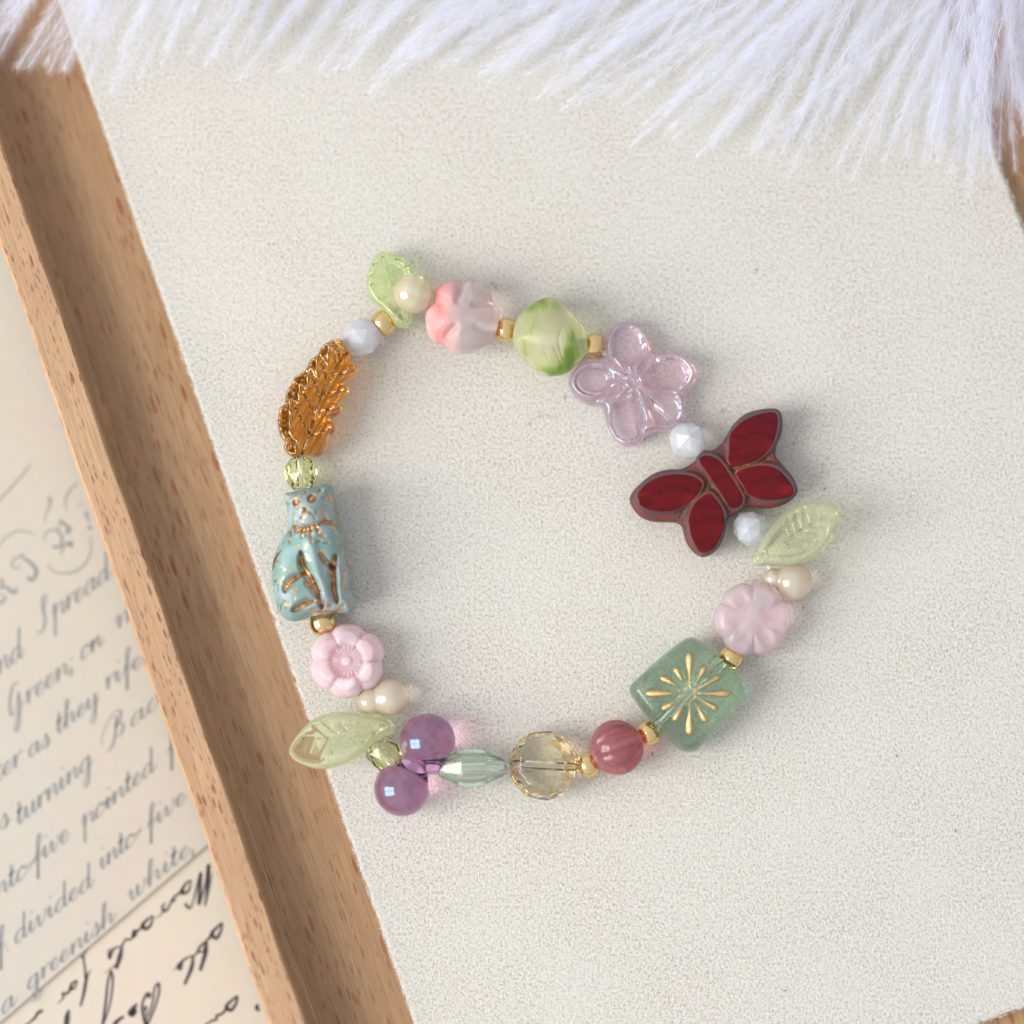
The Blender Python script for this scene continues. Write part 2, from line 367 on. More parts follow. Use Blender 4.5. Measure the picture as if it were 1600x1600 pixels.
def tube_geo(path, r, n=8, caps=True):
    p = [Vector(q) for q in path]; V = []; F = []
    for i, q in enumerate(p):
        t = (p[min(i+1, len(p)-1)]-p[max(i-1, 0)]).normalized(); up = Vector((0, 0, 1))
        if abs(t.z) > .95: up = Vector((1, 0, 0))
        a = t.cross(up).normalized(); b_ = a.cross(t); rr = r[i] if hasattr(r, '__len__') else r
        for k in range(n):
            an = 2*math.pi*k/n; V.append(q+a*rr*math.cos(an)+b_*rr*math.sin(an))
    for i in range(len(p)-1):
        for k in range(n): F.append((i*n+k, i*n+(k+1) % n, (i+1)*n+(k+1) % n, (i+1)*n+k))
    if caps: F.append(tuple(range(n))[::-1]); F.append(tuple((len(p)-1)*n+k for k in range(n)))
    # orientation check
    a, b_, c_ = V[F[0][0]], V[F[0][1]], V[F[0][2]]
    if (b_-a).cross(c_-a).dot(a-p[0]) < 0: F = [f[::-1] for f in F]
    return V, F
def lathe_mesh(name, prof, N=32, mod=None, twist=0, hole=None, phase=0):
    """prof = [(x along axis, r)...] in cm, axis = +x"""
    V = []; F = []
    for i, (x, r) in enumerate(prof):
        for k in range(N):
            an = 2*math.pi*(k+twist*(i % 2)*.5)/N+phase; rr = r*(mod(an, x) if mod else 1)
            V.append((x, rr*math.cos(an), rr*math.sin(an)))
    M = len(prof)
    for i in range(M-1):
        for k in range(N):
            a, b_, c_, d = i*N+k, i*N+(k+1) % N, (i+1)*N+(k+1) % N, (i+1)*N+k
            if twist:
                if i % 2 == 0: F += [(a, d, b_), (b_, d, c_)]
                else: F += [(a, c_, b_), (a, d, c_)]
            else: F.append((a, d, c_, b_))
    F.append(tuple(range(N))); F.append(tuple((M-1)*N+k for k in range(N))[::-1])
    F = [f[::-1] for f in F]
    if hole:
        k0 = len(V); hv, hf = tube_geo([(hole[0], 0, 0), (hole[1], 0, 0)], hole[2], 12)
        V += [tuple(v) for v in hv]; F += [tuple(i+k0 for i in f[::-1]) for f in hf]
    return mesh(name, V, F)
def place(o, px, py, z, ang, tilt=0, roll=0):
    """centre at photo pixel, axis pointing ang degrees (counter-clockwise from photo right)"""
    p = P(px, py, z); base = Vector((0, 0, 0)); q = o.parent
    while q is not None: base += q.location; q = q.parent
    o.location = Vector(p)-base; o.rotation_euler = (math.radians(roll), math.radians(-tilt), math.radians(ang))
def ell(n, rx, r, cut=.0, pw=1.0):
    a = np.linspace(-math.pi/2+cut, math.pi/2-cut, n); return [(rx*math.sin(t), r*math.cos(t)**pw) for t in a]

# ================================================================== SETTING
def sheet(name, quad, z, m, label=None, kind=None, parent=None, thick=0):
    v = [(q[0], q[1], z) for q in quad]; me = mesh(name, v, [(0, 1, 2, 3)]); o = link(name, me, m, parent, (0, 0, 0), label, False)
    if kind: o['kind'] = kind
    return o
ZT = -.95
sheet('table_top', [(-60, -60), (60, -60), (60, 60), (-60, 60)], ZT, m_table, kind='structure')

# ------------------------------------------------------------------ papers
def paper(name, pxs, z, thick, m, label):
    p = P([q[0] for q in pxs], [q[1] for q in pxs], z); t = [(x, y, z) for x, y, _ in p]; b_ = [(x, y, z-thick) for x, y, _ in p]
    n = len(t); V = t+b_; F = [tuple(range(n)), tuple(range(n, 2*n))[::-1]]+[(i, i+n, (i+1) % n+n, (i+1) % n) for i in range(n)]
    me = mesh(name, V, F); bm = bmesh.new(); bm.from_mesh(me); bmesh.ops.recalc_face_normals(bm, faces=bm.faces); bm.to_mesh(me); bm.free()
    o = link(name, me, m, None, (0, 0, 0), label, False); o['category'] = 'paper'; return o
Z1, Z2 = -.865, -.91
paper1 = paper('paper_sheet', [(-700, 100), (500, -700), (700, 998), (-700, 2197)], Z1, .02, m_paper1, 'grey cream printed sheet with flowing grey blue script, lying over the handwritten sheet')
paper2 = paper('paper_sheet', [(-500, 1000), (700, 800), (800, 2300), (-500, 2300)], Z2, .02, m_paper2, 'cream sheet with bold black ink handwriting, turned upside down, in the bottom left corner')

def ribbon(strokes, z):
    """strokes: list of (pts Nx2 photo px, widths N)"""
    V = []; F = []
    for p, wd in strokes:
        t = np.gradient(p, axis=0); nn = np.stack([-t[:, 1], t[:, 0]], -1); nn /= np.linalg.norm(nn, axis=1)[:, None]+1e-9
        a = p+nn*wd[:, None]/2; b_ = p-nn*wd[:, None]/2; k0 = len(V)
        A = P(a[:, 0], a[:, 1], z); B_ = P(b_[:, 0], b_[:, 1], z)
        for q, r in zip(A, B_): V += [tuple(q), tuple(r)]
        for i in range(len(p)-1): F.append((k0+2*i, k0+2*i+1, k0+2*i+3, k0+2*i+2))
    return V, F
BOWL = [(.78, .8), (.55, 1.0), (.25, .8), (.1, .38), (.26, .02), (.52, .15), (.74, .6), (.8, .98)]
EX = [(.76, .35), (.86, .04), (1.0, .12), (1.18, .5)]
GL = {
 'a': ([BOWL, [(.8, 1.0)]+EX], 1.08), 'c': ([[(.65, .8), (.5, 1), (.25, .8), (.12, .4), (.3, .02), (.6, .15), (.85, .5)]], .82),
 'd': ([BOWL, [(.8, 2.15)]+EX], 1.08),
 'e': ([[(.08, .35), (.4, .5), (.6, .8), (.45, 1.0), (.2, .8), (.12, .4), (.3, .02), (.6, .15), (.85, .5)]], .8),
 'f': ([[(.1, .4), (.42, 1.0), (.68, 1.8), (.6, 2.25), (.42, 1.9), (.38, 1.0), (.36, -1.15)], [(.36, -1.1), (.42, -.3), (.5, .35), (.85, .55)], [(.1, .8), (.4, .72), (.75, .9)]], .78),
 'g': ([BOWL, [(.8, 1.0), (.78, -.5), (.62, -1.2), (.36, -1.15), (.42, -.6), (1.15, .45)]], 1.08),
 'h': ([[(0, .4), (.35, 1.3), (.5, 2.05), (.38, 2.25), (.26, 1.8), (.22, 0)], [(.22, .15), (.5, .85), (.72, 1.0), (.84, .8), (.8, .3), (.9, .03), (1.05, .12), (1.28, .5)]], 1.18),
 'i': ([[(0, .45), (.22, 1.0), (.2, .3), (.3, .03), (.45, .12), (.65, .5)], [(.3, 1.75), (.32, 1.62)]], .58),
 'k': ([[(0, .4), (.35, 1.3), (.5, 2.05), (.38, 2.25), (.26, 1.8), (.22, 0)], [(.22, .4), (.6, 1), (.7, .8), (.3, .5), (.7, .03), (1, .4)]], 1.05),
 'm': ([[(0, .6), (.15, .95), (.24, .9), (.22, 0)], [(.22, .1), (.45, .85), (.62, 1.0), (.72, .8), (.7, 0)], [(.7, .1), (.95, .85), (1.12, 1.0), (1.22, .8), (1.2, .3), (1.3, .03), (1.45, .1), (1.6, .45)]], 1.55),
 'n': ([[(0, .6), (.15, .95), (.24, .9), (.22, 0)], [(.22, .1), (.5, .85), (.7, 1.0), (.82, .8), (.8, .3), (.9, .03), (1.05, .12), (1.22, .5)]], 1.12),
 'o': ([[(.5, 1.0), (.22, .85), (.1, .4), (.28, .02), (1.5, .75), (.72, .65), (.52, 1.0), (.6, .85), (.9, .85)]], .84),
 'p': ([[(0, .5), (.22, 1.1), (.24, .9), (.2, -1.15)], [(.22, .2), (.5, .85), (.72, 1.0), (.88, .75), (.85, .3), (.9, .04), (1.05, .1), (1.2, .45)]], 1.1),
 'r': ([[(0, .6), (.16, .98), (.24, .9), (.22, 0)], [(.22, .2), (.42, .8), (.62, 1.0), (.74, .86)]], .74),
 's': ([[(0, .3), (.34, .85), (.42, 1.12), (.5, .75), (.56, .25), (.36, 0), (.14, .12), (.2, .25)], [(.42, .02), (.82, .5)]], .74),
 't': ([[(0, .4), (.24, 1.0)], [(.26, 1.75), (.22, .3), (.32, .03), (.5, .12), (.7, .5)], [(.02, 1.05), (.5, 1.15)]], .62),
 'u': ([[(0, .5), (.2, 1.0), (.18, .3), (.34, .03), (.6, .3), (.78, 1.0)], [(.8, 1.0)]+EX], 1.08),
 'v': ([[(0, .6), (.15, .95), (.26, .85), (.27, .2), (.4, 0), (.65, .3), (.76, .85), (.7, 1.02), (.98, .9)]], .9),
 'w': ([[(0, .6), (.15, .95), (.26, .85), (.27, .2), (.4, 0), (.62, .35), (.7, 1.0)], [(.7, 1.0), (.7, .2), (.84, 0), (1.1, .35), (1.2, .85), (1.12, 1.02), (1.4, .9)]], 1.32),
 'y': ([[(0, .5), (.2, 1.0), (.18, .3), (.34, .03), (.6, .3), (.78, 1.0)], [(.8, 1.0), (.78, -.5), (.62, -1.2), (.36, -1.15), (.42, -.6), (1.15, .45)]], 1.08),
 'S': ([[(.35, 1.1), (.72, 1.9), (.62, 2.3), (.42, 2.1), (.42, 1.4), (.56, .6), (.42, .05), (.08, -.15), (-.12, .2)]], 1.15),
 'G': ([[(.75, 1.9), (.62, 2.25), (.3, 2.05), (.1, 1.2), (.12, .3), (.3, .0), (.55, .4), (.8, 1.3)], [(.8, 1.35), (.82, .1), (.72, -1.0), (.5, -1.4), (.4, -1.0), (.65, -.2), (1.2, .5)]], 1.3),
 'B': ([[(.72, 2.0), (.66, 1.0), (.5, .1), (.2, -.35), (.0, -.1)], [(-.25, .6), (-.3, 1.2), (.1, 2.0), (.6, 2.4), (1.0, 2.1), (.95, 1.5), (.62, 1.2), (1.0, 1.15), (1.15, .7), (.95, .2), (.68, .35)]], 1.6),
 ';': ([[(.15, 1.0), (.2, .85)], [(.2, .15), (.12, -.35)]], .5), ',': ([[(.2, .15), (.12, -.35)]], .5), '.': ([[(.15, .1), (.2, 0)]], .5)}
def word(txt, x0, y0, x1, y1, h, thick=3.3, thin=1.0):
    adv = sum(GL[c][1] for c in txt); d = np.array([x1-x0, y1-y0], float)/adv; L_ = np.linalg.norm(d)
    up = np.array([-.03, -1.0])*h; out = []; x = 0; base = np.array([x0, y0], float)
    for c in txt:
        for s in GL[c][0]:
            g = cr(s, 7); p = base+(g[:, :1]+x)*d+g[:, 1:]*up
            t = np.gradient(g, axis=0); dn = np.clip(-t[:, 1]/(np.linalg.norm(t, axis=1)+1e-9), 0, 1)
            wd = thin+(thick-thin)*dn**1.6; wd = np.convolve(np.r_[wd[0], wd, wd[-1]], [.25, .5, .25], 'valid')
            if len(s) == 2 and abs(s[0][1]-s[1][1]) < .2: wd[:] = thick
            out.append((p, wd))
        x += GL[c][1]
    return out
def line_obj(words, nm='script_line'):
    for w_ in words:
        V, F = ribbon(word(*w_), Z1+.004); o = link('script_word', mesh('script_word', V, F), m_ink1, paper1, (0, 0, 0), None, False); o['kind'] = 'stuff'
line_obj([('and', -25, 1072, 36, 1026, 23), ('Spread', 60, 988, 172, 904, 22)])
line_obj([('Green;', 14, 1122, 118, 1044, 21), ('on', 126, 1034, 160, 1008, 20), ('m', 180, 986, 222, 955, 20)])
line_obj([('fter', -24, 1238, 34, 1192, 20), ('as', 44, 1186, 78, 1164, 19), ('they', 88, 1150, 154, 1098, 19), ('rise'.replace('s', 'f'), 164, 1080, 222, 1040, 19)])
line_obj([('s', -2, 1300, 15, 1288, 20), ('turning', 26, 1292, 144, 1196, 20), ('Back', 166, 1170, 272, 1084, 19)])
line_obj([('into', -20, 1416, 42, 1368, 20), ('five', 52, 1356, 108, 1312, 20), ('pointed', 128, 1298, 242, 1204, 19), ('f', 260, 1188, 276, 1176, 19)])
line_obj([('f.', -6, 1498, 18, 1480, 20), ('divided', 22, 1478, 145, 1384, 19), ('into', 156, 1362, 210, 1318, 19), ('five', 228, 1304, 290, 1252, 18)])
line_obj([('a', 2, 1588, 24, 1570, 19), ('greenish', 42, 1550, 180, 1438, 18), ('white,', 200, 1412, 308, 1326, 18)])
K = (7.275, 0, 740); sw = []
def swash(pts, w0, w1=None, wm=None, k=K):
    p = Z(k, cr(pts, 10)); n = len(p); t = np.linspace(0, 1, n); w1 = w0 if w1 is None else w1; wm = (w0+w1)/2 if wm is None else wm
    return (p, np.interp(t, [0, .5, 1], [w0, wm, w1]))
sw += [swash([(-60, 350), (0, 285), (120, 165), (270, -10), (340, -100)], 2.2), swash([(-40, 850), (60, 730), (180, 660), (290, 655), (390, 690)], 1.2, .8, 2.2),
 swash([(545, 275), (575, 300), (550, 400), (515, 470), (510, 550)], 5, .8, 2), swash([(880, 110), (800, 180), (750, 270), (740, 350), (755, 420)], 2, .8, 2.4),
 swash([(545, 1030), (590, 1100), (700, 1135), (850, 1115), (970, 1020), (1030, 880), (1025, 720)], 1, 1, 2.6),
 swash([(220, 1040), (200, 1080), (150, 1070), (135, 1010), (170, 965), (250, 930)], 1, 2.4), swash([(250, 910), (270, 960), (340, 1010), (400, 1080), (405, 1150), (360, 1210), (310, 1180)], 1.5, 4.5, 6),
 swash([(500, 770), (510, 690), (580, 640), (660, 660), (705, 740), (680, 820), (640, 840), (605, 820)], .8, 4, 3.5), swash([(690, 515), (700, 550), (780, 620), (785, 660), (735, 665)], 1.5, 4, 5.5), swash([(690, 520), (660, 640)], 1.2),
 swash([(820, 760), (805, 830), (780, 790), (720, 830), (690, 920)], 1.5, 1.5, 5), swash([(970, 430), (1000, 520), (1020, 560)], 4, 1), swash([(890, 380), (940, 320)], 1),
 swash([(1000, 610), (1040, 620)], 5), swash([(0, 1200), (30, 1250), (0, 1300)], 5, 1), swash([(-20, 1300), (60, 1290), (130, 1340), (180, 1350), (180, 1290)], 2, 1.2, 5.5), swash([(0, 1370), (60, 1400), (20, 1470), (-10, 1450)], 1, 4)]
V, F = ribbon(sw, Z1+.004); link('title_flourish', mesh('title_flourish', V, F), m_ink1, paper1, (0, 0, 0), None, False)['kind'] = 'stuff'
K2 = (5.3333, 80, 1320)
def hw(name, strokes):
    V, F = ribbon([swash(s[0], *s[1:], k=K2) for s in strokes], Z2+.004); link(name, mesh(name, V, F), m_ink2, paper2, (0, 0, 0), None, False)['kind'] = 'stuff'
hw('handwritten_word', [([(1115, 490), (1150, 530), (1180, 480), (1205, 380), (1245, 230)], 5, 4, 2), ([(1247, 228), (1238, 380), (1230, 500)], 4, 6, 6), ([(1235, 500), (1285, 330), (1310, 165)], 1.5, 5),
 ([(1312, 160), (1305, 350), (1280, 510)], 5, 2.5, 6), ([(1285, 505), (1320, 350), (1342, 235)], 1.2, 1),
 ([(1165, 295), (1125, 320), (1085, 385), (1105, 405), (1145, 380), (1165, 300)], 2.5, 2, 6), ([(1105, 375), (1060, 410), (1020, 440), (1000, 480), (1035, 455)], 4, 3, 3.5), ([(1000, 475), (965, 540), (938, 550), (925, 515), (950, 485)], 2.5, 2, 5), ([(935, 555), (905, 590), (865, 615)], 2.5, .8),
 ([(850, 590), (805, 620), (760, 670), (790, 700), (830, 665), (850, 595)], 2, 2, 7), ([(770, 665), (725, 715), (690, 720), (680, 765), (715, 745)], 2.5, 3, 5), ([(720, 705), (690, 765), (650, 790), (620, 790), (585, 845)], 2, 3, 3.5),
 ([(590, 840), (572, 930), (540, 1035)], 3, 5, 8), ([(580, 850), (530, 860), (495, 920), (485, 945), (480, 890), (500, 865)], 2, 2, 5), ([(545, 990), (500, 1030), (440, 1072)], 2.5, .6)])
hw('handwritten_word', [([(300, 880), (270, 930), (283, 1050), (285, 1120)], 1, 4, 3), ([(250, 925), (272, 960)], 3, 2), ([(328, 1040), (295, 1110), (270, 1240), (243, 1345)], .8, 3, 5.5),
 ([(215, 1130), (175, 1155), (160, 1195), (190, 1195), (218, 1135)], 3, 2, 5), ([(170, 1190), (130, 1240), (95, 1240), (98, 1280), (50, 1325)], 4, .8, 4)])
hw('handwritten_word', [([(1425, 648), (1385, 685), (1338, 740), (1375, 780), (1410, 725), (1425, 655)], 3, 3, 6), ([(1350, 720), (1310, 785), (1285, 810), (1240, 850), (1222, 890), (1265, 885), (1290, 820)], 4, 2.5, 4), ([(1295, 815), (1285, 900), (1240, 1050)], 3, 5, 7), ([(1225, 890), (1190, 925), (1165, 930)], 3),
 ([(1180, 925), (1170, 1020), (1110, 1165)], 3, 4, 6.5), ([(1170, 925), (1110, 955), (1058, 1010), (1075, 1038), (1092, 985)], 2, 3, 5), ([(1065, 1000), (1015, 1052)], 2, .7)])
hw('handwritten_word', [([(495, 1050), (470, 1150), (455, 1300), (430, 1490), (420, 1560)], 3, 5, 4), ([(495, 1048), (512, 1110), (502, 1250), (475, 1380), (440, 1480)], 4, 2, 3), ([(805, 1275), (822, 1250), (795, 1243), (760, 1320), (758, 1385), (790, 1345), (785, 1420)], 5, 2, 3.5),
 ([(897, 1150), (862, 1190), (842, 1320), (815, 1400), (790, 1450), (780, 1560)], 3, 3, 3), ([(893, 1148), (898, 1220), (865, 1350), (800, 1500), (775, 1570)], 4, 5, 3), ([(758, 1385), (770, 1450), (785, 1500)], 4),
 ([(715, 1325), (690, 1355), (662, 1400), (680, 1412), (705, 1370)], 3, 6, 10), ([(605, 1430), (555, 1465), (520, 1510), (500, 1560)], 4, 2, 7), ([(145, 1375), (132, 1440), (122, 1560)], 3, 7, 9)])
hw('handwritten_word', [([(1552, 1258), (1500, 1300), (1458, 1350), (1498, 1378), (1540, 1320), (1552, 1262)], 3, 3, 6), ([(1470, 1350), (1425, 1405), (1378, 1425), (1375, 1455), (1330, 1470), (1290, 1500), (1230, 1550)], 4, 2, 4), ([(1720, 1330), (1712, 1360), (1735, 1385)], 4, 3, 7)])
hw('handwritten_word', [([(-70, 1380), (-110, 1400), (-140, 1450)], 5, 3, 5), ([(-135, 1440), (-180, 1480), (-240, 1520)], 4, 2)])

# ------------------------------------------------------------------ tray (local u,v frame)
TH = math.atan(0.352); U = np.array([math.cos(TH), math.sin(TH)]); Vv = np.array([-math.sin(TH), math.cos(TH)])
def uv(px, py, z): p = P(px, py, z)[:2]; return float(p@U), float(p@Vv)
RZ = .50; FZ = -.2
u_in = np.mean([uv(0, 225, RZ)[0], uv(478, 1590, RZ)[0]]); u_out = np.mean([uv(62, 562, RZ)[0], uv(416, 1590, RZ)[0]])
u_pl = np.mean([uv(120+.351*(y-90), y, 0)[0] for y in (300, 900, 1500)]); u_pr = uv(1574, 285, 0)[0]; v_pb = uv(1562, 1588, 0)[1]
v_pt = uv(90, -140, 0)[1]
v_lo, v_hi = v_pb-1.6, v_pt+1.6; u_r = u_pr+1.7; RW = abs(u_in-u_out)
tray = empty('wooden_tray', (0, 0, FZ-.35), 'shallow beech wood tray holding the suede pad, its long rail beside the handwritten papers', 'tray', rot=TH)
def tobj(name, V, F, m, label=None):
    me = mesh(name, V, F); bm = bmesh.new(); bm.from_mesh(me); bmesh.ops.recalc_face_normals(bm, faces=bm.faces); bm.to_mesh(me); bm.free()
    o = bpy.data.objects.new(name, me); C.objects.link(o); me.materials.append(m); o.parent = tray; o.location = (0, 0, -(FZ-.35))
    me.polygons.foreach_set('use_smooth', [False]*len(me.polygons))
    if label: o['label'] = label
    return o
def rail(profile, a0, a1, along='v', sgn=1):
    """profile: (offset across, z) list; extruded along; slight waver of the arris"""
    n = 60; V = []; F = []; M = len(profile)
    for i in range(n+1):
        s = a0+(a1-a0)*i/n; j = .006*math.sin(s*2.1)+.004*math.sin(s*5.3)
        for (q, z) in profile:
            V.append((q+j, s, z) if along == 'v' else (s, q+j, z))
    for i in range(n):
        for k in range(M): F.append((i*M+k, i*M+(k+1) % M, (i+1)*M+(k+1) % M, (i+1)*M+k))
    F.append(tuple(range(M))); F.append(tuple(n*M+k for k in range(M))); return V, F
def prof_rail(u0, s):   # u0 inner edge at top, s=+1 floor lies towards +
    pts = [(u0, RZ-.025), (u0-s*.02, RZ), (u0-s*(RW-.035), RZ), (u0-s*RW, RZ-.05), (u0-s*(RW+.0), FZ-.3), (u0+s*.0, FZ-.3)]
    cove = []
    for a in np.linspace(0, 90, 7):
        r = .07; cove.append((u0+s*(.004+r*(1-math.cos(math.radians(a)))), FZ+.001+r*(1-math.sin(math.radians(a)))))
    cove = cove[::-1]
    return pts[:5]+[(u0+s*(.074), FZ-.3)]+[(q, z) for q, z in cove]
V, F = rail(prof_rail(u_in, 1), v_lo-RW, v_hi+RW); r0 = tobj('tray_rail', V, F, m_wood_top)
V, F = rail(prof_rail(u_r, -1), v_lo-RW, v_hi+RW); tobj('tray_rail', V, F, m_wood_top)
V, F = rail(prof_rail(v_lo, 1), u_in+.02, u_r-.02, 'u'); tobj('tray_rail', V, F, m_wood_top)
V, F = rail(prof_rail(v_hi, -1), u_in+.02, u_r-.02, 'u'); tobj('tray_rail', V, F, m_wood_top)
a, b_, c_, d_ = u_in+.07, u_r-.07, v_lo+.07, v_hi-.07
V = [(x, y, z) for z in (FZ, FZ-.29) for x, y in ((a, c_), (b_, c_), (b_, d_), (a, d_))]
tobj('tray_floor', V, [(0, 1, 2, 3), (7, 6, 5, 4), (0, 4, 5, 1), (1, 5, 6, 2), (2, 6, 7, 3), (3, 7, 4, 0)], m_wood_in)
for o in tray.children:      # inner (cove) faces take the darker, wider-flecked face grain
    if o.name.startswith('tray_rail'):
        o.data.materials.append(m_wood_in)
        for p in o.data.polygons:
            if p.normal.z < .98 and p.center.z > FZ and p.center.z < RZ-.03 and abs(p.normal.y) < .99 and p.center.x > u_in+.01 and p.center.x < u_r: p.material_index = 1

# ------------------------------------------------------------------ suede pad
pad = empty('suede_pad', (0, 0, FZ), 'large cream suede display pad lying in the wooden tray under the bracelet', 'display pad')
def pad_outline(off=0.0, n=160):
    r = .35; cs = [(u_pr-r, v_pt-r, 0), (u_pl+r, v_pt-r, 90), (u_pl+r, v_pb+r, 180), (u_pr-r, v_pb+r, 270)]; out = []
    for k, (cu, cv, a0) in enumerate(cs):
        for a in np.linspace(a0, a0+90, 7): out.append((cu+(r-off)*math.cos(math.radians(a)), cv+(r-off)*math.sin(math.radians(a))))
    return resample(np.array(out), .06)
po = pad_outline(); jit = np.array([.005*rng.normal() for i in range(len(po))])
V = []; F = []; n = len(po); cu = po.mean(0)
rings = [(0, FZ+.002), (0, -.035), (.012, -.012), (.04, 0)]
for off, z in rings:
    for i, p in enumerate(po):
        t = po[(i+1) % n]-po[i-1]; nn = np.array([-t[1], t[0]])/np.linalg.norm(t)
        q = p+nn*(off+jit[i]); V.append((*(q[0]*U+q[1]*Vv), z))
for k in range(len(rings)-1):
    for i in range(n): F.append((k*n+i, k*n+(i+1) % n, (k+1)*n+(i+1) % n, (k+1)*n+i))
F.append(tuple((len(rings)-1)*n+i for i in range(n))); F.append(tuple(range(n))[::-1])
link('suede_surface', mesh('suede_surface', V, F), m_suede, pad, (0, 0, 0), None, False)
# nap: short hairs on the surface and a fringe at the cut edges
def hairs(roots, dirs, lens, wid, lift, bendy=.35):
    n = len(roots); side = np.stack([-dirs[:, 1], dirs[:, 0], np.zeros(n)], -1)*wid; d3 = np.c_[dirs, np.zeros(n)]
    bend = np.c_[rng.normal(0, bendy, (n, 2)), np.zeros(n)]*lens[:, None]*.5
    up = np.array([0, 0, 1.])
    v = np.stack([roots-side, roots+side, roots+d3*lens[:, None]*.55+bend*.4+up*lift[:, None]*.8-side*.7, roots+d3*lens[:, None]*.55+bend*.4+up*lift[:, None]*.8+side*.7, roots+d3*lens[:, None]+bend+up*lift[:, None]], 1).reshape(-1, 3)
    i = np.arange(n)*5; f = np.concatenate([np.stack([i, i+1, i+3], -1), np.stack([i, i+3, i+2], -1), np.stack([i+2, i+3, i+4], -1)])
    return v, f
def fastmesh(name, v, f):
    me = bpy.data.meshes.new(name); me.vertices.add(len(v)); me.vertices.foreach_set('co', v.astype(np.float32).ravel())
    me.loops.add(f.size); me.loops.foreach_set('vertex_index', f.astype(np.int32).ravel()); me.polygons.add(len(f))
    me.polygons.foreach_set('loop_start', np.arange(0, f.size, 3, dtype=np.int32)); me.polygons.foreach_set('loop_total', np.full(len(f), 3, np.int32)); me.update(); me.validate(); return me
nh = 60000; uu = rng.uniform(u_pl+.03, u_pr-.03, nh); vv_ = rng.uniform(v_pb+.03, v_pt-.03, nh)
roots = np.c_[uu[:, None]*U+vv_[:, None]*Vv, np.full(nh, -.002)]; an = rng.normal(math.radians(115), .9, nh)
v1, f1 = hairs(roots, np.stack([np.cos(an), np.sin(an)], -1), rng.uniform(.02, .06, nh), .0022, rng.uniform(.002, .014, nh))
k = rng.integers(0, n, 9000); base = np.array(po)[k]; tt = np.array(po)[(k+1) % n]-np.array(po)[k-1]; nn = np.stack([tt[:, 1], -tt[:, 0]], -1); nn /= np.linalg.norm(nn, axis=1)[:, None]
base = base+(np.roll(po, -1, 0)[k]-base)*rng.uniform(0, 1, (9000, 1)); nn += rng.normal(0, .5, nn.shape); nn /= np.linalg.norm(nn, axis=1)[:, None]
W2 = lambda q: q[:, :1]*U+q[:, 1:]*Vv
v2, f2 = hairs(np.c_[W2(base), rng.uniform(-.05, -.004, 9000)], W2(nn), rng.uniform(.010, .035, 9000), .0014, rng.uniform(-.008, .010, 9000))
o = link('suede_nap', fastmesh('suede_nap', np.vstack([v1, v2]), np.vstack([f1, f2+len(v1)])), m_fibre, pad, (0, 0, 0), None, False); o['kind'] = 'stuff'
# lint on the pad
m_lint, N, L, b = mat('dark_lint'); setp(b, Base_Color=(.09, .075, .065, 1), Roughness=.9)
V = []; F = []
spots = [(768, 441), (773, 447), (884, 619), (1286, 725), (1256, 948), (984, 1289), (626, 1476), (1493, 1296), (1224, 1548), (1290, 762), (553, 1055), (1020, 1175), (1400, 1180), (700, 1420), (900, 1050), (1130, 640), (1180, 420), (700, 250)]
for (x, y) in spots:
    ln = random.uniform(1.5, 5); a = random.uniform(0, 6.3); pts = [P(x+math.cos(a)*ln*t, y+math.sin(a)*ln*t+2*t*t, .012) for t in (0, .5, 1)]
    hv, hf = tube_geo([tuple(q) for q in pts], .0045, 5); k0 = len(V); V += [tuple(q) for q in hv]; F += [tuple(i+k0 for i in f) for f in hf]
o = link('lint', mesh('lint', V, F), m_lint, None, (0, 0, 0), 'tiny dark lint specks scattered over the cream suede pad'); o['kind'] = 'stuff'; o['category'] = 'lint'
m_redf, N, L, b = mat('red_thread'); setp(b, Base_Color=(.5, .2, .17, 1))
pts = [tuple(P(x, y, .015)) for x, y in cr([(820, 668), (833, 655), (850, 649), (872, 653)], 6)]
hv, hf = tube_geo(pts, .0022, 5); o = link('thread_fibre', mesh('thread_fibre', hv, hf), m_redf, None, (0, 0, 0), 'short curled reddish fibre on the pad below the green bead'); o['category'] = 'fibre'

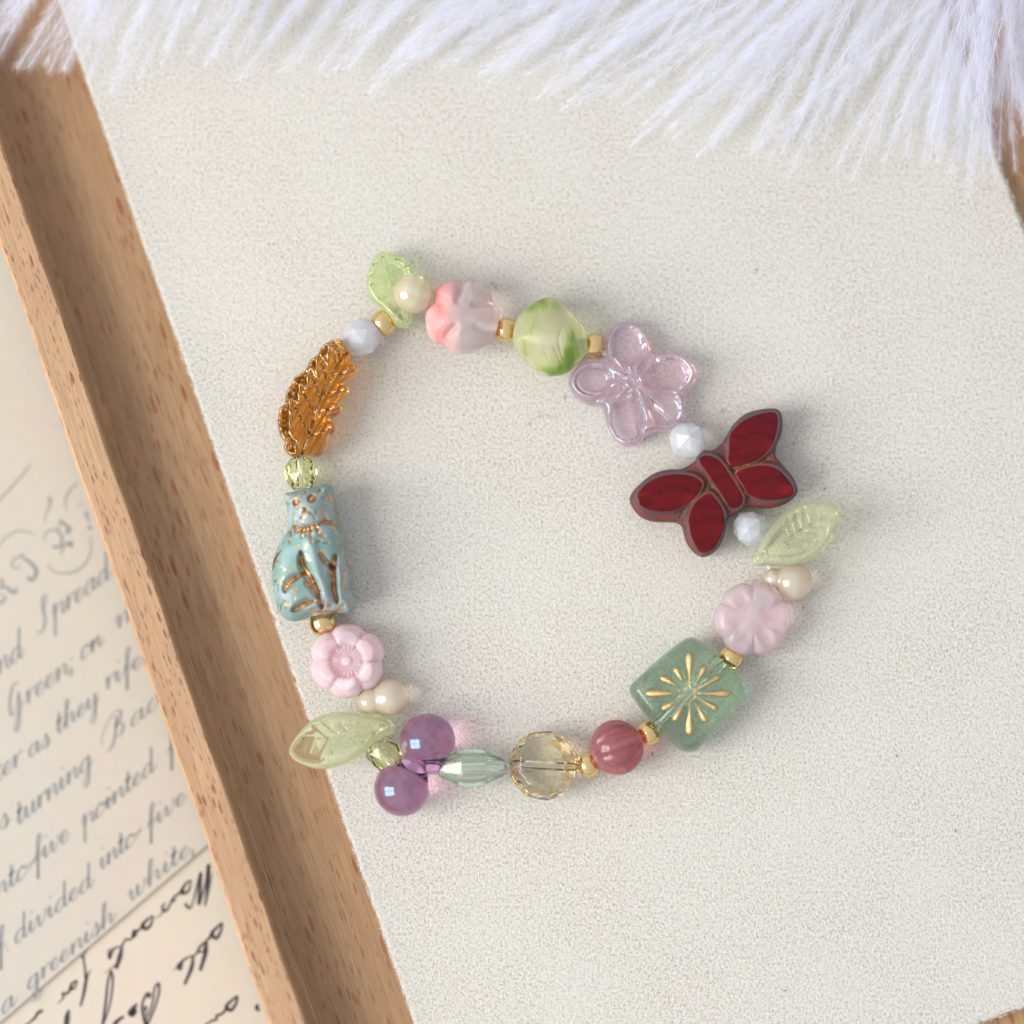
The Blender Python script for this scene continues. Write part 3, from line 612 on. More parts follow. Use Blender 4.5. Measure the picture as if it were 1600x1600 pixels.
# ================================================================== FEATHERS
def lerp(x, xs, ys): return float(np.interp(x, xs, ys))
LX = [-120, 20, 150, 300, 450, 600, 700, 850, 1050, 1200, 1400, 1500, 1570, 1640]
LEAN = [38, 32, 22, 26, 36, 44, 56, 56, 44, 31, 20, 8, -1, -10]
TY = [110, 100, 130, 92, 110, 112, 104, 140, 212, 246, 250, 262, 262, 190]
def barb(name, tip, lean, length, ztip, zroot, parent, curl, w0, bl):
    n = 26; t = np.linspace(0, 1, n); ang = np.radians(lean)+curl*(t-.15)      # lean from vertical, running up from the tip
    dx = np.sin(ang); dy = -np.cos(ang); x = tip[0]+np.r_[0, np.cumsum(dx[:-1])]*length/(n-1); y = tip[1]+np.r_[0, np.cumsum(dy[:-1])]*length/(n-1)
    z = ztip+(zroot-ztip)*t**1.3+.04*np.sin(t*7+tip[0])
    p = np.array([P(a_, b2, c2) for a_, b2, c2 in zip(x, y, z)])
    V, F = tube_geo([tuple(q) for q in p], list(w0*(.7+.6*t)), 4, True)
    V = np.array([tuple(q) for q in V]); F3 = []
    for f in F: F3 += [(f[0], f[1], f[2])]+([(f[0], f[2], f[3])] if len(f) == 4 else [])
    F3 = np.array(F3)
    m = int(length/1.15); s = np.sort(rng.uniform(0, .97, m)); pt = np.stack([np.interp(s, t, p[:, k]) for k in range(3)], -1)
    tg = np.gradient(p, axis=0); tg /= np.linalg.norm(tg, axis=1)[:, None]; tgt = -np.stack([np.interp(s, t, tg[:, k]) for k in range(3)], -1)
    out_v = [V]; out_f = [F3]; off = len(V)
    for sd in (1, -1):
        a = rng.normal(.40, .07, m)*sd; dxy = np.stack([tgt[:, 0]*np.cos(a)-tgt[:, 1]*np.sin(a), tgt[:, 0]*np.sin(a)+tgt[:, 1]*np.cos(a)], -1)
        ln = bl*CM*rng.uniform(.65, 1.15, m)*np.interp(s, [0, .12, .5, 1], [.35, 1, 1, .8])
        v_, f_ = hairs(pt, dxy, ln, .00055, rng.normal(-.01, .05, m)*ln/.2, .06)
        out_v.append(v_); out_f.append(f_+off); off += len(v_)
    return link(name, fastmesh(name, np.vstack(out_v), np.vstack(out_f)), m_feather, parent, (0, 0, 0), None, None)
plumes = [(-160, 330, 'soft white plume with blurred strands hanging over the tray rail in the top left corner', .9+.7, 1.1),
          (330, 880, 'white plume with slanting wispy strands along the middle of the top edge', .6, .2),
          (880, 1700, 'large white plume with long fine separate strands reaching down at the top right', 1.1, .1)]
for (xa, xb, lab, zr, zt) in plumes:
    xc = (xa+xb)/2; e = empty('white_feather', tuple(P(xc, -150, 0)), lab, 'feather', 'white plumes along the top edge of the pad')
    roots = []
    nb = int((xb-xa)/(24 if xa < 800 else 27))
    for layer in range(3):
        xs_ = [xa+(xb-xa)*(i+rng.uniform(.1, .9))/nb for i in range(nb)]
        if xb > 1500: xs_ += list(rng.uniform(1440, 1660, 11))          # the tuft thickens towards the quill end
        for x in xs_:
            ty = lerp(x, LX, TY)-[0, 55, 105][layer]+rng.normal(0, [14, 30, 30][layer]); ln_ = lerp(x, LX, LEAN)+rng.normal(0, [3.5, 6, 8][layer])
            L_ = (ty+150+rng.uniform(0, 40))/max(.45, math.cos(math.radians(ln_)))
            curl = rng.normal(.16, .12)
            barb('barb', (x, ty), ln_, L_, zt+rng.uniform(0, .18)+layer*.1, zr+.1*layer, e, curl, .0054 if layer == 0 else .0034, rng.uniform(24, 38) if x > 900 else rng.uniform(28, 44))
    rp = [tuple(P(x, -150-20*math.sin((x-xa)/(xb-xa)*3.14), zr)) for x in np.linspace(xa+60, xb+180, 12)]
    V, F = tube_geo(rp, list(np.linspace(.02, .07, 12)), 8); link('shaft', mesh('shaft', V, F), m_feather, e, (0, 0, 0))

# ================================================================== BRACELET
br = empty('beaded_bracelet', tuple(P(850, 840, 0)), 'beaded stretch bracelet of glass flowers, leaves, a turquoise cat and a red butterfly', 'bracelet')
Z1c, Z2c, Z3c, Z4c, Z5c, Z6c, Z7c, Z8c = (5.3333, 520, 370), (4.4444, 760, 430), (4.2105, 960, 620), (5.3333, 960, 880), (4, 660, 1080), (4.8485, 430, 1060), (3.7209, 400, 700), (6.1545, 400, 500)
CatT = (10, 410, 740); CatB = (10, 410, 850)
# cord
cp = [(599, 505), (632, 497), (645, 470), (675, 468), (722, 497), (790, 515), (858, 527), (928, 540), (990, 600), (1075, 689), (1118, 745), (1150, 795), (1173, 827), (1190, 862), (1203, 890), (1210, 915), (1176, 968), (1142, 1028), (1076, 1085), (1014, 1146), (964, 1168), (919, 1195), (851, 1196), (738, 1199), (670, 1200), (645, 1196), (602, 1179), (604, 1145), (603, 1118), (590, 1085), (543, 1035), (504, 973), (490, 900), (482, 800), (470, 740), (480, 680), (515, 590), (545, 545), (564, 527), (599, 505)]
q = cr(cp, 5); V, F = tube_geo([tuple(P(x, y, .22)) for x, y in q], .028, 8); link('elastic_cord', mesh('elastic_cord', V, F), m_cord, br)

# gold seed beads (copies share one mesh)
R = .142
gp = [(.104*math.copysign(abs(math.sin(t))**1.0, math.sin(t)), .05+(R-.05)*math.cos(t)**.72) for t in np.linspace(-1.5, 1.5, 17)]+[(.06, .045)]
gme = lathe_mesh('gold_bead', [(-.06, .045)]+gp, 28)
golds = [(599, 505, 40, 'between the small opal bead and the upper green leaf'), (790, 515.5, -12, 'between the coral tulip and the frosted green nugget'), (928, 540, -15, 'between the frosted green nugget and the clear pink flower'),
         (1142, 1028, 55, 'between the frosted pink flower and the green square'), (1014, 1146, 25, 'between the green square and the red melon bead'), (919, 1196, 15, 'between the red melon bead and the clear coin bead'), (504, 973, -75, 'under the turquoise cat')]
g0 = link('gold_bead', gme, m_gold, br)
for i, (x, y, a, l) in enumerate(golds):
    o = g0 if i == 0 else g0.copy()
    if i: C.objects.link(o); o.parent = br
    place(o, x, y, .21, a, random.uniform(-8, 8), random.uniform(0, 90)); o['label'] = 'small round gold bead ' + l
    s = 1.06 if i in (0, 6) else 1; o.scale = (s*(1.15 if i == 6 else 1), s, s)

# opal faceted beads
op = [(-.19, .06), (-.15, .13), (-.0, .213), (.15, .14), (.19, .06)]
ome = lathe_mesh('opal_bead', [(-.205, .085), (-.12, .172), (0, .214), (.12, .172), (.205, .085)], 7, None, 1)
o0 = link('opal_bead', ome, m_opal, br, smooth=False); bv = o0.modifiers.new('bevel', 'BEVEL'); bv.width = .012; bv.segments = 2
for i, (x, y, a, r_, s, l) in enumerate([(564, 527.6, 38, 10, 1.06, 'above the amber leaf'), (1074.6, 689, -45, 30, 1.02, 'between the clear pink flower and the butterfly'), (1173, 826.6, -45, 52, .97, 'between the butterfly and the green leaf')]):
    o = o0 if i == 0 else o0.copy()
    if i: C.objects.link(o); o.parent = br
    place(o, x, y, .24, a, 5, r_); o.scale = (s, s, s); o['label'] = 'milky opal faceted bead ' + l

# pearls
pm = lathe_mesh('pearl_bead', ell(22, .228, .228, .12), 40); o = link('pearl_bead', pm, m_pearl, br, label='round champagne pearl bead resting on the upper green leaf'); place(o, 645, 459, .44, 10)
def pearprof(L1, r1, L2, r2):
    x = np.linspace(0, 1, 30); xs = []
    for t in np.linspace(0, math.pi, 30):
        xs.append((-math.cos(t)*L1, r1*math.sin(t)))
    p = [(x_, r) for x_, r in xs if r > .04]
    out = []
    for x_, r in p:
        if x_ < -L1*.35: r = max(r, r2*math.sqrt(max(0, 1-((x_+L1*.55)/(L2))**2))) if abs(x_+L1*.55) < L2 else r
        out.append((x_, r))
    return out
def twobulb(c1, r1, c2, r2, k=.035, n=34):
    xs = np.linspace(c1-r1+.006, c2+r2-.004, n); f1 = r1**2-(xs-c1)**2; f2 = r2**2-(xs-c2)**2
    a = np.sqrt(np.clip(f1, 0, None)); b_ = np.sqrt(np.clip(f2, 0, None)); h = np.clip(.5+.5*(a-b_)/k, 0, 1)
    r = b_*(1-h)+a*h+k*h*(1-h); return [(float(x), max(.02, float(v))) for x, v in zip(xs, r)]
me = lathe_mesh('pearl_bead', twobulb(-.18, .125, .05, .215), 36); o = link('pearl_bead', me, m_pearl, br, label='champagne pearl bead with a narrow end, below the right green leaf'); place(o, 1234, 908, .225, -8)
me = lathe_mesh('pearl_bead', twobulb(-.16, .155, .08, .212, .06), 36); o = link('pearl_bead', me, m_pearl, br, label='oval champagne pearl bead between the frosted pink flower and the lower green leaf'); place(o, 600, 1092, .225, 12)

# small olive crystal beads
cme = lathe_mesh('olive_crystal_bead', [(-.18, .10), (-.10, .172), (0, .19), (.10, .172), (.18, .10)], 8, None, 1, hole=(-.165, .165, .05))
o = link('olive_crystal_bead', cme, m_olive, br, label='olive yellow faceted bead between the amber leaf and the cat', smooth=False); place(o, 470, 740, .24, -84)
c2 = o.copy(); C.objects.link(c2); c2.parent = br; place(c2, 602.5, 1180, .24, -45, 0, 20); c2.scale = (1.25, 1.02, 1.02); c2['label'] = 'olive yellow faceted bead between the lower green leaf and the purple drops'

# purple drops
def drop(x0, y0, x1, y1, z, R_, label, tilt=0):
    a = math.degrees(math.atan2(-(y1-y0), x1-x0)); Lc = math.hypot(x1-x0, y1-y0)*CM
    xs = np.linspace(-R_+.004, Lc, 34); pr = []
    for x in xs:
        r = math.sqrt(max(0, R_*R_-x*x)) if x < R_*.28 else None
        if r is None:
            xa = R_*.28; ra = math.sqrt(R_*R_-xa*xa); t = (x-xa)/(Lc-xa); r = ra*(1-t)**.85*(1-.12*t)+.08*t
        pr.append((x, max(r, .02)))
    me = lathe_mesh('purple_drop_bead', pr, 40); o = link('purple_drop_bead', me, m_purple, br, label=label); place(o, x0, y0, z, a, tilt); return o
drop(668, 1158, 672, 1209, .33, .315, 'purple iridescent teardrop bead, the upper of the two', -8)
drop(628, 1232, 655, 1180, .33, .315, 'purple iridescent teardrop bead, the lower of the two', -6)

# sage lantern
lp = [(-.40, .07), (-.36, .11), (-.12, .215), (-.02, .228), (.10, .215), (.34, .11), (.385, .07)]
me = lathe_mesh('sage_lantern_bead', lp, 7, None, 0, hole=(-.36, .36, .055), phase=math.radians(14)); o = link('sage_lantern_bead', me, m_lantern, br, label='pale sage green long faceted lantern bead', smooth=False); place(o, 738, 1199.5, .24, 1)
bv = o.modifiers.new('bevel', 'BEVEL'); bv.width = .02; bv.segments = 2
# clear coin: flat clear table top and bottom, faceted rim
def coin():
    N_ = 9; V = []; F = []; R_ = .405; rt = .265; h = .19
    for (r, z, s) in ((rt, -h, 0), (R_*.97, -h*.35, .5), (R_, h*.05, 0), (R_*.95, h*.5, .5), (rt, h, 0)):
        for k in range(N_): an = 2*math.pi*(k+s)/N_; V.append((r*math.cos(an), r*math.sin(an), z))
    for i in range(4):
        for k in range(N_):
            a, b_, c_, d = i*N_+k, i*N_+(k+1) % N_, (i+1)*N_+(k+1) % N_, (i+1)*N_+k
            F += [(a, b_, d), (b_, c_, d)] if i % 2 == 0 else [(a, b_, c_), (a, c_, d)]
    F.append(tuple(range(N_))[::-1]); F.append(tuple(4*N_+k for k in range(N_)))
    k0 = len(V); hv, hf = tube_geo([(-.37, 0, 0), (.37, 0, 0)], .052, 12); V += [tuple(v) for v in hv]; F += [tuple(i+k0 for i in f[::-1]) for f in hf]
    return mesh('clear_coin_bead', V, F)
me = coin(); o = link('clear_coin_bead', me, m_coin, br, label='clear pale yellow faceted coin bead with amber patches on its rim', smooth=False); me.materials.append(m_coinedge)
for p in me.polygons:
    if abs(p.normal.z) < .93 and len(p.vertices) == 3 and (p.center.x > .12 or p.center.y < -.2 or p.center.x < -.3): p.material_index = 1
place(o, 850, 1196, .23, -3, 8); bv = o.modifiers.new('bevel', 'BEVEL'); bv.width = .012; bv.segments = 2; bv.limit_method = 'ANGLE'
# cranberry melon
me = lathe_mesh('red_melon_bead', ell(26, .30, .318, .15), 96, lambda an, x: 1-.055*(1-abs(math.cos(an*4.5)))**3.0*2); o = link('red_melon_bead', me, m_red, br, label='cranberry red fluted melon bead'); place(o, 964, 1168, .32, 22, 4)

# leaves
def leafbead(name, k, outl, mid, veins, m, zmid, T, wr, label, rimw, zf=None, vd=.042, dish=.07, hole=None):
    o_px = Z(k, outl); mid = Z(k, mid); vs = [Z(k, v) for v in veins]
    def feat(V, d):
        h = -dish*sm(d, rimw*.45, rimw*1.2)
        h = h-vd*groove(V, mid, 5)
        for v in vs: h = h-vd*.9*groove(V, v, 4.6)
        if hole is not None:
            dd = np.linalg.norm(V-np.array(hole), axis=1); h = h+dish*(1-sm(dd, 9, 20))
        return h
    return relief(name, o_px, m, zmid, T, T*.8, wr, feat, None, 1.35, 6, br, label, zfun=zf)
leafbead('green_leaf_bead', Z3c, [(905, 1060), (935, 990), (1000, 895), (1090, 790), (1180, 722), (1280, 692), (1400, 700), (1475, 730), (1497, 790), (1450, 875), (1425, 940), (1360, 1025), (1260, 1085), (1150, 1112), (1020, 1110), (935, 1108)],
  [(1130, 965), (1200, 900), (1300, 845), (1405, 790)], [[(1130, 925), (1100, 850)], [(1165, 890), (1140, 800)], [(1205, 860), (1190, 765)], [(1255, 830), (1245, 740)], [(1320, 800), (1310, 735)], [(1135, 965), (1240, 985)], [(1170, 930), (1300, 950)], [(1225, 885), (1340, 900)], [(1290, 845), (1380, 850)]],
  m_leafg, .42, .14, 13, 'pale green leaf bead with pressed veins beside the butterfly', 17, lambda V: .0006*(V[:, 0]-1250)+.0*V[:, 1])
leafbead('green_leaf_bead', Z6c, [(105, 540), (165, 435), (270, 322), (400, 262), (520, 250), (660, 268), (780, 282), (860, 308), (900, 350), (885, 412), (815, 452), (740, 505), (640, 592), (560, 640), (440, 680), (300, 682), (190, 645), (125, 600)],
  [(230, 450), (380, 440), (520, 430), (600, 400)], [[(560, 420), (480, 320)], [(490, 430), (370, 330)], [(400, 440), (300, 360)], [(600, 400), (500, 460)], [(520, 440), (440, 560)], [(420, 450), (340, 600)], [(300, 450), (260, 560)]],
  m_leafg, .34, .15, 14, 'pale green leaf bead at the lower left, its tip over the wood', 17, lambda V: -.0004*(V[:, 0]-540), hole=Z(Z6c, [(840, 370)])[0])
leafbead('green_leaf_bead', Z1c, [(430, 118), (530, 142), (620, 200), (690, 290), (715, 390), (690, 500), (650, 560), (668, 620), (672, 700), (640, 768), (590, 775), (530, 750), (475, 680), (420, 620), (345, 555), (290, 470), (283, 380), (305, 250), (365, 150)],
  [(430, 180), (470, 340), (520, 480)], [[(440, 260), (350, 240)], [(455, 330), (330, 330)], [(470, 400), (330, 410)], [(500, 460), (400, 520)], [(445, 240), (560, 200)], [(465, 320), (620, 270)], [(485, 390), (640, 360)]],
  m_leafg2, .24, .13, 13, 'light green leaf bead half under the round pearl at the top left', 15, lambda V: .0009*(V[:, 1]-450), hole=Z(Z1c, [(610, 680)])[0])

# clear pink flower
g_px = Z(Z2c, [(960, 325), (1040, 352), (1105, 430), (1145, 515), (1210, 542), (1300, 545), (1390, 580), (1452, 650), (1458, 710), (1405, 780), (1368, 840), (1372, 910), (1365, 1000), (1330, 1055), (1255, 1085), (1190, 1090), (1112, 1115), (1055, 1178), (970, 1195), (905, 1160), (858, 1090), (820, 990), (795, 925), (700, 900), (620, 850), (570, 770), (580, 700), (640, 620), (720, 582), (795, 580), (822, 550), (822, 470), (850, 390), (895, 342)])
gc = Z(Z2c, [(1022, 752)])[0]
dishes = [((980, 505), 118, 140, 8), ((738, 740), 125, 98, -8), ((1275, 690), 130, 112, 15), ((975, 1020), 118, 145, -5), ((1235, 935), 118, 118, 0)]
def gfeat(V, d):
    h = np.zeros(len(V))
    for (cx, cy), rx, ry, a in dishes:
        c0 = Z(Z2c, [(cx, cy)])[0]; q = V-c0; a = math.radians(a); qx = q[:, 0]*math.cos(a)+q[:, 1]*math.sin(a); qy = -q[:, 0]*math.sin(a)+q[:, 1]*math.cos(a)
        r = np.sqrt((qx/(rx/4.444))**2+(qy/(ry/4.444))**2); h = np.minimum(h, -.11*(1-sm(r, .74, 1.17)))
    q = V-gc; r = np.hypot(q[:, 0], q[:, 1]); th = np.arctan2(q[:, 1], q[:, 0])
    star = (np.abs(np.cos(th*5+.6))**5)*(1-sm(r, 18, 46))*sm(r, 12, 18)
    h = h*(1-(1-sm(r, 20, 32)))+.05*star
    h = h+.035*(1-sm(r, 12, 18))-.04*(1-sm(r, 5, 10))
    for a in range(5):      # clefts between petals
        an = math.radians(98-36-72*a); line = [gc+np.array([math.cos(an), -math.sin(an)])*20, gc+np.array([math.cos(an), -math.sin(an)])*78]; h = h-.045*groove(V, line, 6, 4)
    return h
relief('clear_pink_flower_bead', g_px, m_pinkc, .15, .20, .13, 12, gfeat, None, 1.7, 5, br, 'clear pink five petal flower bead with dished petals', holes=[((1012, 618), (1058, 668), .17, .04)])

# frosted pink flowers
def rosette(c0, n, R_, amp, ph, name, m, zmid, T, label, front):
    th = np.linspace(0, 2*math.pi, 90, endpoint=False); rr = R_*(1-amp*(1-np.abs(np.cos((th-ph)*n/2)))**2*1.6+.02*np.sin(th*2+1))
    ol = np.stack([c0[0]+rr*np.cos(th), c0[1]-rr*np.sin(th)], -1)
    def feat(V, d):
        q = V-np.array(c0); r = np.hypot(q[:, 0], q[:, 1])/R_; t = np.arctan2(-q[:, 1], q[:, 0]); k = ((t-ph)*n/(2*math.pi)); fr = k-np.round(k)
        cle = (1-sm(np.abs(np.abs(fr)-.5), 0, .09))
        h = -(.05 if front else .035)*cle*sm(r, .3, .75 if not front else .5)
        if front:
            ovl = sm(fr, -.5, .5)*.05*sm(r, .4, .55); h = h+ovl
            rim2 = .72+.06*np.cos(2*math.pi*k); h = h-.035*sm(r, rim2, rim2+.06)
            h = h-.06*(1-sm(r, .42, .5))+.05*(1-sm(r, .1, .16))+.03*(np.abs(np.cos(t*11))**3)*sm(r, .15, .2)*(1-sm(r, .36, .44))
        else:
            for a in range(n):
                an = ph+(a)*2*math.pi/n; cc = np.array([c0[0]+.62*R_*math.cos(an), c0[1]-.62*R_*math.sin(an)]); e = V-cc
                ca, sa = math.cos(an), -math.sin(an); ex = e[:, 0]*ca+e[:, 1]*sa; ey = -e[:, 0]*sa+e[:, 1]*ca
                h = h-.028*(1-sm(np.sqrt((ex/(R_*.34))**2+(ey/(R_*.22))**2), .2, 1.2))*(1 if a in (1, 3, 4) else .25)
            h = h+.02*(1-sm(r, .1, .45))
        return h
    return relief(name, ol, m, zmid, T, T*.9, R_*.33, feat, None, 1.9, 0, br, label)
rosette((542.5, 1033), 6, 59, .08, math.radians(28), 'frosted_pink_flower_bead', m_frostpink, .27, .19, 'milky pink six petal flower bead facing up, below the cat', True)
rosette((1175.5, 967), 6, 60, .07, math.radians(62), 'frosted_pink_flower_bead', m_frostpink2, .26, .20, 'translucent pink flower bead seen from its back, above the green square', False)
o_core = None
V, F = tube_geo([tuple(P(*p_, .30)) for p_ in ((1197, 932), (1150, 998))], .055, 14); link('flower_core', mesh('flower_core', V, F), m_tube, br)
# tulip
tp = Z(Z1c, [(850, 450), (905, 398), (1000, 365), (1075, 392), (1150, 365), (1250, 398), (1318, 465), (1332, 540), (1375, 590), (1388, 650), (1375, 750), (1340, 840), (1260, 920), (1150, 970), (1010, 968), (930, 905), (850, 880), (792, 810), (770, 690), (790, 600), (838, 545)])
tc = np.array([722., 496.])
def tfeat(V, d):
    h = np.zeros(len(V))
    for pl, dd, ww in (([(1078, 390), (1070, 470), (1040, 560)], .05, 9), ([(930, 905), (960, 830), (1020, 770)], .05, 9), ([(1340, 545), (1270, 570), (1180, 590)], .045, 8), ([(842, 545), (900, 580)], .03, 8), ([(1345, 830), (1260, 800), (1200, 770)], .03, 8)):
        h = h-dd*groove(V, Z(Z1c, pl), ww)
    return h
relief('coral_tulip_bead', tp, m_tulip, .35, .31, .30, 46, tfeat, None, 1.9, 5, br, 'frosted tulip flower bead, coral pink at one end and clear at the other')
V, F = tube_geo([tuple(P(*p_, .34)) for p_ in ((671, 463), (682, 469))], .06, 12); 
# nugget
npx = Z(Z2c, [(195, 345), (230, 270), (310, 200), (400, 158), (480, 160), (550, 215), (610, 285), (670, 360), (697, 440), (692, 540), (625, 620), (560, 680), (480, 700), (390, 690), (290, 612), (225, 540), (182, 465)])
def nfeat(V, d):
    q = V-np.array([858., 526.]); u = q[:, 0]*.3+q[:, 1]; u2 = q[:, 0]
    h = .012*np.cos(u*.09)*1-.006*groove(V, Z(Z2c, [(540, 230), (560, 300), (520, 400), (500, 560)]), 9)-.012*groove(V, Z(Z2c, [(520, 400), (500, 470), (520, 580)]), 3)
    h = h-.012*groove(V, Z(Z2c, [(400, 540), (430, 600)]), 3)-.012*groove(V, Z(Z2c, [(470, 520), (510, 620)]), 3)
    h = h-.04*sm(-q[:, 0], 5, 40)*sm(q[:, 1], 0, 40)
    return h
relief('green_nugget_bead', npx, m_nugget, .36, .31, .3, 48, nfeat, None, 1.9, 5, br, 'frosted nugget bead with mossy green swirls')
V, F = tube_geo([tuple(P(*p_, .38)) for p_ in ((812, 524), (906, 538))], .05, 12); link('nugget_core', mesh('nugget_core', V, F), m_tube, br)

# green square with gold star
sq = Z(Z4c, [(600, 622), (640, 612), (690, 632), (780, 700), (880, 790), (990, 890), (1075, 975), (1108, 1050), (1095, 1120), (1030, 1200), (930, 1310), (830, 1420), (740, 1510), (670, 1568), (600, 1575), (530, 1550), (440, 1460), (330, 1345), (220, 1220), (150, 1120), (125, 1060), (145, 1005), (220, 930), (330, 830), (440, 735), (530, 665)])
sc0 = Z(Z4c, [(628, 1085)])[0]; rays = []
for i in range(12):
    an = math.radians(90-30*i); l = 66 if i % 3 == 0 else 53; l *= (1.0, .95, 1.05, 1.0, .95, 1.0, 1.0, .95, .95, 1.05, 1.0, .9)[i]
    rays.append((an, l, 12 if i % 3 == 0 else 17))
tile_obj = relief('green_square_bead', sq, m_tile, .27, .225, .2, 17, lambda V, d: .035*(1-sm(np.linalg.norm(V-sc0, axis=1), 20, 85))-.12*sum(np.array(0)+0*V[:, 0] for _ in (0,))-.03*(1-sm(np.linalg.norm(V-sc0, axis=1), 60, 64))*0, None, 2.0, 4, br, 'translucent sage green square bead with a gold twelve ray star', holes=[(Z(Z4c, [(330, 1385)])[0], Z(Z4c, [(860, 800)])[0], .25, .06)])
def petal(an, l, r0):
    n = 14; V = []; F = []; d = np.array([math.cos(an), -math.sin(an)]); s = np.array([-d[1], d[0]])
    for i in range(n+1):
        t = i/n; r = r0+(l-r0)*t; wd = (.9+5.2*sm(t, .05, .8))*math.sqrt(max(0, 1-max(0, (t-.78)/.22)**2))*(1.1 if l > 60 else .92)
        wd = max(wd, .7)
        for k, q in enumerate((-1, -.55, 0, .55, 1)):
            p = sc0+d*r+s*wd*q+d*rng.normal(0, .25); rr = np.linalg.norm(p-sc0)
            zt = .27+.225+.035*(1-float(sm(rr, 20, 85)))+.004+.035*(1-q*q)*float(sm(t, 0, .3))*(1-float(sm(t, .9, 1)))+rng.normal(0, .0025)
            w3 = P(p[0], p[1], zt); V.append(tuple(w3))
    for i in range(n):
        for k in range(4): F.append((i*5+k, i*5+k+1, (i+1)*5+k+1, (i+1)*5+k))
    k0 = len(V); V += [(x, y, z-.02) for x, y, z in V]; F += [tuple(j+k0 for j in f[::-1]) for f in F]
    bd = [i*5 for i in range(n+1)]+[n*5+k for k in range(1, 5)]+[i*5+4 for i in range(n-1, -1, -1)]+[3, 2, 1]
    F += [(bd[i], bd[(i+1) % len(bd)], bd[(i+1) % len(bd)]+k0, bd[i]+k0) for i in range(len(bd))]
    me = mesh('gold_ray', V, F); bm = bmesh.new(); bm.from_mesh(me); bmesh.ops.recalc_face_normals(bm, faces=bm.faces); bm.to_mesh(me); bm.free()
    link('gold_ray', me, m_foil, tile_obj, (0, 0, 0))
m_foil, N, L, b = mat('gold_foil'); setp(b, Base_Color=(.68, .51, .25, 1), Metallic=1, Roughness=.3); bump(N, L, b, noise(N, L, coord(N), 50, 4, .7), .7, .015)
for r_ in rays: petal(*r_)
V = []; F = []      # gold crumbs round the star's centre
for i in range(46):
    a = rng.uniform(0, 6.28); r = rng.uniform(7, 19); c0 = sc0+np.array([math.cos(a), math.sin(a)])*r; w3 = P(c0[0], c0[1], .27+.225+.036); s = rng.uniform(.006, .013); k0 = len(V)
    V += [(w3[0]+s*math.cos(t)*rng.uniform(.6, 1.3), w3[1]+s*math.sin(t)*rng.uniform(.6, 1.3), w3[2]) for t in np.linspace(0, 6.28, 6, endpoint=False)]+[(w3[0], w3[1], w3[2]+s*.7)]
    F += [(k0+k, k0+(k+1) % 6, k0+6) for k in range(6)]
o = link('gold_crumbs', mesh('gold_crumbs', V, F), m_foil, tile_obj); o['kind'] = 'stuff'

# butterfly
bo = Z(Z3c, [(590, 355), (650, 352), (700, 310), (740, 255), (775, 190), (850, 120), (940, 88), (1040, 78), (1085, 95), (1105, 150), (1100, 240), (1065, 330), (1062, 395), (1110, 455), (1165, 520), (1200, 590), (1200, 640), (1150, 690), (1060, 728), (960, 732), (880, 722), (850, 745), (800, 775), (750, 800), (735, 860), (710, 950), (660, 1020), (590, 1055), (530, 1030), (480, 970), (455, 900), (440, 850), (400, 828), (320, 825), (240, 818), (160, 780), (105, 700), (108, 645), (160, 580), (250, 510), (350, 480), (440, 475), (520, 430), (555, 385)])
panels = [[(755, 455), (752, 350), (760, 250), (830, 170), (930, 120), (1040, 100), (1072, 130), (1068, 230), (1030, 330), (950, 410), (850, 445)],
          [(800, 505), (880, 465), (980, 452), (1070, 475), (1140, 540), (1180, 610), (1160, 655), (1080, 678), (980, 678), (890, 645), (830, 575)],
          [(560, 400), (600, 385), (650, 395), (700, 430), (750, 500), (800, 580), (845, 660), (835, 710), (795, 735), (750, 725), (700, 650), (640, 560), (580, 470), (555, 430)],
          [(150, 650), (200, 580), (300, 525), (410, 508), (520, 525), (575, 570), (555, 630), (480, 700), (390, 750), (270, 755), (170, 715)],
          [(625, 635), (680, 690), (718, 760), (725, 830), (700, 920), (650, 1000), (580, 1028), (530, 985), (495, 910), (485, 820), (510, 730), (560, 670)]]
pan_px = [Z(Z3c, p) for p in panels]; ppx_r = [resample(cr(p, 5, True), 2.5) for p in pan_px]
seams = [[(560, 510), (640, 600), (740, 740)], [(740, 440), (790, 500), (850, 640)], [(430, 800), (490, 700), (600, 620)], [(760, 470), (880, 455), (1000, 420)]]
def bfe(V, d):
    dd = np.min([dist_poly(V, p, True) for p in ppx_r], axis=0); ins = np.any([inside(V, p) for p in ppx_r], axis=0)
    h = np.where(ins, .0, -.05*sm(dd, 1.5, 6)); 
    for s in seams: h = h-.02*groove(V, Z(Z3c, s), 3)
    return h
def edge_attr(V, d):
    dd = np.min([dist_poly(V, p, True) for p in ppx_r], axis=0); return (1-sm(dd, 2, 8))*(1-sm(d, 9, 20))
def seam_attr(V, d):
    return np.max([groove(V, Z(Z3c, s), 5) for s in seams], axis=0)
bf = relief('butterfly_bead', bo, m_bfly, .24, .20, .2, 5, bfe, None, 2.0, 5, br, 'dark red glass butterfly bead with weathered brown edges', {'gold': edge_attr, 'seam': seam_attr})
for i, p in enumerate(pan_px):
    relief('body_panel' if i == 2 else 'wing_panel', p, m_panel, .434, .014, .02, 3.5, (lambda V, d, i=i: 0*d-.006*sm(d, 0, 30)), None, 2.6, 5, bf)

